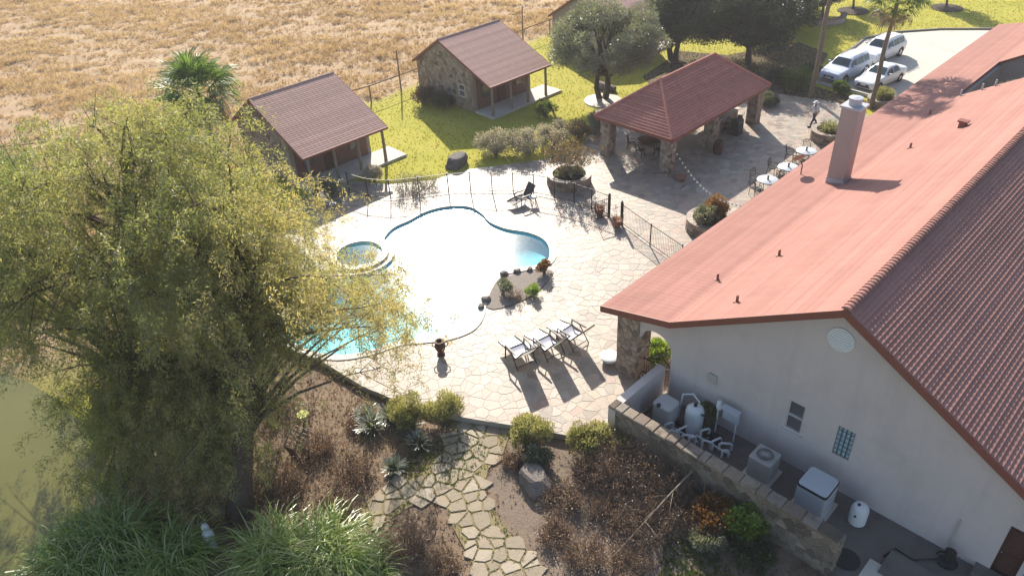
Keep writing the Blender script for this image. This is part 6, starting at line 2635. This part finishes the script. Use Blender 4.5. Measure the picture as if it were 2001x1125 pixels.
# --- willows
def willow(label, trunk, polypx, Yc, Ys, zmin, zmax, ns, T, seed, axis_xy, leaves_per=9, extra=None):
    rg = np.random.default_rng(seed)
    t = empty('willow_tree', trunk[0], label, 'tree', 'willows by the pond')
    pts = []
    xs = [p[0] for p in polypx]
    ys = [p[1] for p in polypx]
    # irregular masses: strand origins gather round limb ends
    limbs = []
    while len(limbs) < 120:
        a, c_ = rg.uniform(min(xs), max(xs)), rg.uniform(min(ys), max(ys))
        if not inp(a, c_, polypx): continue
        p = aty(a, c_, rg.normal(Yc, Ys))
        if zmin < p.z < zmax: limbs.append(np.array(p))
    while extra and len(limbs) < 160:
        a, c_ = rg.uniform(150, 480), rg.uniform(680, 1000)
        p = aty(a, c_, rg.normal(20.6, .9))
        if inp(a, c_, extra) and p.z > .2: limbs.append(np.array(p))
    limbs = np.array(limbs)
    while len(pts) < ns:
        k = rg.integers(0, len(limbs))
        p = limbs[k] + rg.normal(size=3) * np.array([.75, .75, .6])
        if zmin - .5 < p[2] < zmax: pts.append(p)
    S = np.array(pts)
    out = S - np.array([axis_xy[0], axis_xy[1], 0])
    out[:, 2] = 0
    out = unit(out)
    d0 = out * rg.uniform(.3, 1.0, (ns, 1)) + np.array([0, 0, 1]) * rg.uniform(-.2, .9, (ns, 1)) + rg.normal(size=(ns, 3)) * .35
    d0 = unit(d0)
    ln = rg.uniform(.6, 1.8, ns)
    P, D, TT = [], [], []
    big = (.5 if seed == 5 else .36) + .26 * np.sin(S[:, 0] * .9 + 1.3 * np.sin(S[:, 2] * .7)) + .12 * rg.normal(size=ns) + .045 * (S[:, 0] + 9.5)
    pos = S.copy()
    rib = [pos.copy()]
    for s in range(T):
        q = s / (T - 1)
        dr_ = unit(d0 * (1 - q) ** 1.2 + np.array([0, 0, -1.0]) * q * .75 + rg.normal(size=(ns, 3)) * .2)
        pos = pos + dr_ * (ln / T)[:, None]
        rib.append(pos.copy())
        for l in range(leaves_per):
            P.append(pos - dr_ * (ln / T * rg.random(ns))[:, None] + rg.normal(size=(ns, 3)) * .085)
            D.append(dr_ * .7 + rg.normal(size=(ns, 3)) * .65 + np.array([0, 0, -.1]))
            TT.append(big + rg.normal(size=ns) * .14)
    P, D, TT = np.concatenate(P), np.concatenate(D), np.concatenate(TT)
    ok = ~((P[:, 2] < 4.2) & (P[:, 0] > -9.1) & (P[:, 0] < -5.6))      # the skirt is lifted on the pool side
    P, D, TT = P[ok], D[ok], TT[ok]
    n = len(P)
    leaf_part('crown', P, D, (.13 * rg.uniform(.7, 1.3, n)), .026 * rg.uniform(.7, 1.3, n), TT, LM['willow'], t)
    b = MB()
    tk = [Vector(p) for p in trunk]
    r0 = .42
    b.tube(tk, [r0 * (1 - .55 * i / (len(tk) - 1)) * (1.25 if i == 0 else 1) for i in range(len(tk))], 12)
    for i in range(len(limbs)):
        e = Vector(limbs[i])
        j = min(range(2, len(tk)), key=lambda q: abs(tk[q].z - max(4.6, e.z - 2.2)))
        s0 = tk[j] + (tk[j - 1] - tk[j]) * random.random() * .6
        m1 = s0 + (e - s0) * .4 + ZU * .5
        m2 = s0 + (e - s0) * .75 + ZU * .35
        b.tube([s0, m1, m2, e], [.09, .055, .03, .012], 6)
        for q in range(4):
            e2 = e + Vector(rg.normal(size=3) * .8)
            b.tube([m2 + (e - m2) * random.random(), e2], [.018, .004], 4, cap=False)
    b.build('trunk', MT['bark'], t, True)
    # fine withes
    V = np.empty((ns, T, 4, 3))
    bw = np.array(wloc(t))
    sd = unit(np.cross(d0, np.array([0, 0, 1.0])) + 1e-3)
    for s in range(T):
        V[:, s, 0] = rib[s] - sd * .006 - bw
        V[:, s, 1] = rib[s] + sd * .006 - bw
        V[:, s, 2] = rib[s + 1] + sd * .005 - bw
        V[:, s, 3] = rib[s + 1] - sd * .005 - bw
    link('withes', quads_mesh('withes', V.reshape(-1, 4, 3), np.full(ns * T, .5), MT['twig']), t)
    return t


wa = at(468, 1012, -.5)
A_PX = [(385, 285), (425, 262), (460, 280), (490, 340), (530, 400), (575, 440), (600, 490), (620, 535), (690, 535), (750, 570), (775, 650), (770, 720), (735, 720), (700, 650), (610, 625), (560, 640), (520, 700), (480, 800), (470, 900), (380, 930), (330, 700), (340, 450)]
willow('large golden green willow leaning over the pool with a dark trunk', [wa, aty(472, 930, 18.6), aty(478, 800, 19.3), aty(482, 680, 20.0), aty(480, 560, 20.8), aty(470, 450, 21.6)], A_PX, 21.6, 1.9, 1.0, 14.5, 2900, 11, 5, (-9.0, 20.5), 8)
wb = at(258, 905, -.5)
B_PX = [(0, 345), (60, 300), (150, 250), (235, 200), (300, 235), (360, 245), (420, 330), (430, 520), (430, 700), (440, 960), (330, 985), (215, 900), (180, 760), (90, 720), (10, 690), (-60, 600), (-40, 420)]
willow('taller olive green willow standing on the pond bank at the left', [wb, aty(262, 800, 21.8), aty(262, 680, 22.3), aty(258, 540, 23.0), aty(252, 420, 23.6), aty(250, 330, 24)], B_PX, 22.6, 2.0, .6, 14.2, 4100, 11, 9, (-13.5, 22.8), 8, [(165, 770), (300, 700), (450, 700), (465, 970), (330, 1000), (215, 930)])

# --- ornamental grasses along the bottom edge
OG = 'large ornamental grass clumps'
for (q, n_, ln, lab, tn) in (((150, 1120), 1200, 2.3, 'dark arching grass clump nearest the pond corner', .35), ((235, 1075), 1300, 2.5, 'tall arching grass clump between the pond and the grey statue', .45), ((345, 1110), 1200, 2.1, 'pale tipped grass clump left of the grey statue', .5),
                            ((545, 1110), 1500, 2.3, 'bright arching grass clump right of the grey statue', .6), ((640, 1105), 1500, 2.3, 'bright grass clump in the middle of the bottom edge', .62), ((720, 1125), 600, 1.4, 'smaller pale grass clump beside the flagstone path', .6)):
    blades(at(q[0], q[1], -.35), int(n_ * .55), ln, .05, LM['reed'], lab, 'ornamental_grass', 'grass clump', OG, 1.05, 1.35, 6, .75, tn)
# yuccas by the deck edge
YG = 'yuccas by the deck edge'
for (q, n_, ln, lab) in (((728, 838), 170, .62, 'grey green yucca clump at the left of the deck edge planting'), ((765, 820), 170, .62, 'grey green yucca between the left yucca and the pale shrub'), ((715, 812), 110, .5, 'small yucca at the far left by the deck edge'), ((818, 868), 120, .5, 'small star shaped yucca in front of the pale shrubs'), ((768, 918), 120, .5, 'lone small yucca in the brown soil left of the path'), ((800, 838), 130, .55, 'yucca at the foot of the left pale shrub')):
    blades(at(q[0], q[1], -.3), int(n_ * 1.3), ln * 1.3, .05, LM['yucca'], lab, 'yucca', 'yucca', YG, .95, .35, 6, .06, .6)

# --- shrubs
SG = 'garden shrubs'
bush(at(800, 822, -.3), 1.35, .95, 5200, .16, .028, LM['pale'], 'upright pale green shrub at the deck edge, left of a pair', SG, up=1.6, tint0=.62)
bush(at(866, 822, -.3), 1.35, .95, 5200, .16, .028, LM['pale'], 'upright pale green shrub at the deck edge, right of a pair', SG, up=1.6, tint0=.65)
bush(at(1042, 868, -.3), 1.5, .95, 5200, .14, .04, LM['pale'], 'pale green shrub right of where the path meets the deck', SG, up=1.2, tint0=.55)
bush(at(1150, 880, -.3), 1.45, .95, 5200, .14, .04, LM['pale'], 'pale green shrub beside the corner of the yard wall', SG, up=1.2, tint0=.5)
bush(at(1200, 880, -.3), 1.1, .6, 2600, .14, .04, LM['pale'], 'small pale shrub tight against the yard wall corner', SG, up=1.2, tint0=.6)
bush(at(1050, 905, -.3), .9, .7, 2400, .12, .05, LM['olive'], 'dark low shrub behind the big pale rock', SG, tint0=.2)
bush(at(1398, 1030, -.3), 1.25, .85, 4200, .13, .06, LM['rust'], 'rusty orange shrub below the yard wall', SG, tint0=.6)
bush(at(1458, 1045, -.3), 1.35, .85, 3800, .15, .075, LM['lime'], 'bright green leafy shrub below the yard wall', SG, tint0=.55)
bush(at(1380, 1065, -.3), .7, .6, 2200, .12, .06, LM['olive'], 'low grey green shrub in front of the rusty one', SG, tint0=.6)
bush(at(1470, 1092, -.3), .5, 1.0, 2600, .12, .05, LM['oak'], 'low dark ground cover at the foot of the bright shrub', SG, tint0=.7)
bush(at(1283, 700), .95, .72, 3600, .13, .06, LM['lime'], 'vivid lime green bush behind the porch railing', SG, tint0=.75)
for (q, r_, h_, lab) in (((968, 303), 1.7, 1.55, 'silvery hedge shrub at the lawn side end of the hedge'), ((1030, 297), 1.7, 1.6, 'silvery hedge shrub in the middle of the hedge'), ((1085, 280), 1.5, 1.5, 'silvery hedge shrub at the pavilion end of the hedge')):
    bush(at(*q), h_, r_, 6500, .12, .055, LM['silver'], lab, 'silvery hedge by the lawn', K=34, tint0=.55, spread=.8)
bush(at(1128, 272), 1.3, 1.0, 3600, .12, .05, LM['crape'], 'brownish shrub between the hedge and the pavilion', SG, tint0=.5)
bush(at(1160, 262), 1.5, .9, 3200, .12, .05, LM['olive'], 'grey green shrub against the pool side pavilion column', SG, tint0=.5)
bush(at(1066, 228), 1.35, .95, 4200, .13, .055, LM['green'], 'rounded green shrub at the end of the stone cottage porch', SG, tint0=.7)
bush(at(868, 212), 1.5, 1.0, 3800, .12, .06, LM['oak'], 'dark shrub under the window of the stone cottage', SG, tint0=.2)
bush(at(830, 205), 1.6, 1.1, 3800, .12, .06, LM['dry'], 'dark purplish shrub at the back corner of the stone cottage', SG, tint0=.05)
bush(at(732, 352), 1.1, .8, 3000, .11, .05, LM['silver'], 'small silvery shrub at the porch end of the half hidden cottage', SG, tint0=.6)
brush(at(800, 378), 1.25, 1.3, 70, 'thin grey green shrub behind the pool fence', SG, 2600, LM['olive'])
brush(at(835, 366), 1.0, 1.0, 50, 'thin pale shrub at the lawn edge behind the pool fence', SG, 1600, LM['pale'])
bush(at(640, 385), 1.3, 1.0, 3200, .12, .05, LM['olive'], 'shrub between the willow and the half hidden cottage porch', SG, tint0=.35)
bush(at(982, 575, .03), .85, .55, 1700, .09, .04, LM['olive'], 'grey green shrub at the pool end of the poolside bed', SG, tint0=.5, K=14)
bush(at(1064, 535, .03), .8, .5, 1500, .10, .05, LM['rust'], 'flowering shrub at the house end of the poolside bed', SG, tint0=.5, K=14)
bush(at(1042, 575, .03), .55, .42, 1500, .11, .03, LM['lime'], 'small yellow green tuft in the poolside bed', SG, tint0=.4, K=12)
brush(at(1008, 582, .03), .55, .5, 26, 'low dry plant in the middle of the poolside bed', SG, 500, LM['dry'])
# planter contents
t = brush(PL1 + ZU * .55, 2.5, .9, 44, 'small multi stemmed tree with sparse autumn leaves in the round planter', 'planter plants', 5200, LM['crape'], MT['palebark'], 'crape_myrtle', 'tree', .10, .05)
bush(PL1 + ZU * .5, .5, 1.05, 3400, .12, .06, LM['olive'], 'low green filler plants round the small planter tree', 'planter plants', K=26, tint0=.6, spread=1.1)
bush(PL2 + ZU * .6 + Vector((-.35, -.25, 0)), 1.0, .75, 3200, .12, .06, LM['olive'], 'grey green shrub on the pool side of the eave planter', 'planter plants', tint0=.55)
bush(PL2 + ZU * .6 + Vector((.35, .35, 0)), 1.25, .8, 3400, .12, .06, LM['rust'], 'rusty yellow shrub on the far side of the eave planter', 'planter plants', tint0=.75)
blades(PL3 + ZU * .55, 420, .9, .03, LM['pale'], 'yellow green grass tuft in the pale planter by the chimney', 'grass_tuft', 'grass clump', 'planter plants', 1.15, .6, 6, .5, .6)
bush(PL4 + ZU * .42, .8, .85, 2600, .13, .05, LM['pale'], 'yellow green plants in the planter at the right palm', 'planter plants', tint0=.4)
for pp, lab in ((pa1, 'dry little plant in the pot on the pool side of the gate'), (pa2, 'dry little plant in the pot at the right gate post')):
    brush(Vector(pp.location) + ZU * .46, .38, .3, 16, lab, 'potted plants', 260, LM['rust'])
brush(WALLPLANT.location, 1.2, .35, 14, 'dry stalks behind the domed tank', 'garden shrubs', 500, LM['pale'])
bush(WALLPLANT.location, 1.3, .35, 1400, .10, .05, LM['pale'], None, None, root=WALLPLANT, K=12, tint0=.3)
# shrubs by the parking place
for (q, h_, r_, m_, lab) in (((1556, 172), 1.7, 1.3, 'green', 'dark green shrub left of the tall palm trunk'), ((1520, 162), 1.3, 1.2, 'oak', 'dark shrub behind the far end of the pavilion'), ((1640, 182), .9, .7, 'green', 'small shrub between the two kerb stops'), ((1500, 205), .9, .9, 'olive', 'low grey shrub beside the far house side pavilion column'), ((1585, 150), 1.1, 1.0, 'oak', 'dark shrub beside the silver car')):
    bush(at(*q), h_, r_, 3600, .14, .065, LM[m_], lab, 'shrubs by the parking place', tint0=.35)
# brown brush: left mass under the willow and right mass below the yard wall
BG = 'dry brown brush in the garden'
for k, (q, h_, r_, n_, lab) in enumerate((
        ((548, 800), .8, 1.0, 90, 'dry brush behind the yellow bird bath'), ((620, 880), .8, 1.1, 110, 'dry brush right of the wooden lattice'), ((690, 930), .9, 1.1, 120, 'dry brush left of the lone yucca'), ((560, 950), .8, 1.1, 110, 'dry brush below the wooden lattice'), ((655, 1000), .9, 1.0, 110, 'dark dry brush above the bright grass clumps'), ((700, 830), .5, .8, 60, 'low dry brush left of the yuccas'), ((800, 1080), 1.1, .9, 120, 'dark twiggy bush at the bottom edge left of the path'), ((870, 1110), .6, .7, 60, 'low dry brush tight against the path at the bottom'),
        ((1160, 930), 1.3, 1.1, 170, 'dry reddish brush below the pale wall corner shrub'), ((1230, 935), 1.6, 1.2, 200, 'dry brush against the left end of the yard wall'), ((1300, 960), 1.5, 1.2, 200, 'dry brush beside the dark stake'), ((1190, 1010), .9, 1.1, 140, 'dry reddish brush right of the big rock'), ((1265, 1040), 1.2, 1.1, 160, 'dry brush crossed by the fallen branch'), ((1140, 1090), .8, 1.0, 110, 'dry brush at the bottom edge right of the path'), ((1225, 1110), .8, 1.0, 110, 'dry brush at the bottom edge below the fallen branch tip'), ((1100, 985), .8, .9, 100, 'dry reddish brush right beside the big rock'), ((1085, 1050), .6, .8, 70, 'low thin brush in the mulch beside the path edge'), ((1330, 1010), .9, 1.0, 110, 'dry brush between the stake and the rusty shrub'), ((1005, 905), .5, .6, 50, 'low dry brush at the path side of the mulch bed'))):
    brush(at(q[0], q[1], -.32), h_, r_, n_, lab, BG, 2200)
# fringe along the pond bank
for k, (q, lab) in enumerate((((205, 860), 'dark reeds on the pond bank below the olive willow'), ((222, 950), 'thin reeds on the pond bank near the bottom'), ((160, 1035), 'reeds on the pond bank beside the dark grass clump'))):
    blades(at(q[0], q[1], -.6), 260, .9, .02, LM['reed'], lab, 'pond_reeds', 'reeds', 'reeds on the pond bank', 1.2, .5, 6, .5, .3)

# ------------------------------------------------------------------ thin sunlit haze added over the place, stands in for lens glare
hz = MB()
hz.box((0, 150, -3.2), Vector((640, 0, 0)), Vector((0, 590, 0)), ZU * 27.5)
m = bpy.data.materials.new('glare_veil')
m.use_nodes = True
nt_ = m.node_tree
nt_.nodes.remove(nt_.nodes['Principled BSDF'])
pv = nt_.nodes.new('ShaderNodeVolumePrincipled')
pv.inputs['Color'].default_value = (.95, .93, .97, 1)
pv.inputs['Density'].default_value = .00045
pv.inputs['Anisotropy'].default_value = .3
nt_.links.new(pv.outputs[0], nt_.nodes['Material Output'].inputs['Volume'])
tag(hz.build('veil', m), 'thin pale haze added over the whole place to stand in for lens glare', 'veil', kind='stuff')
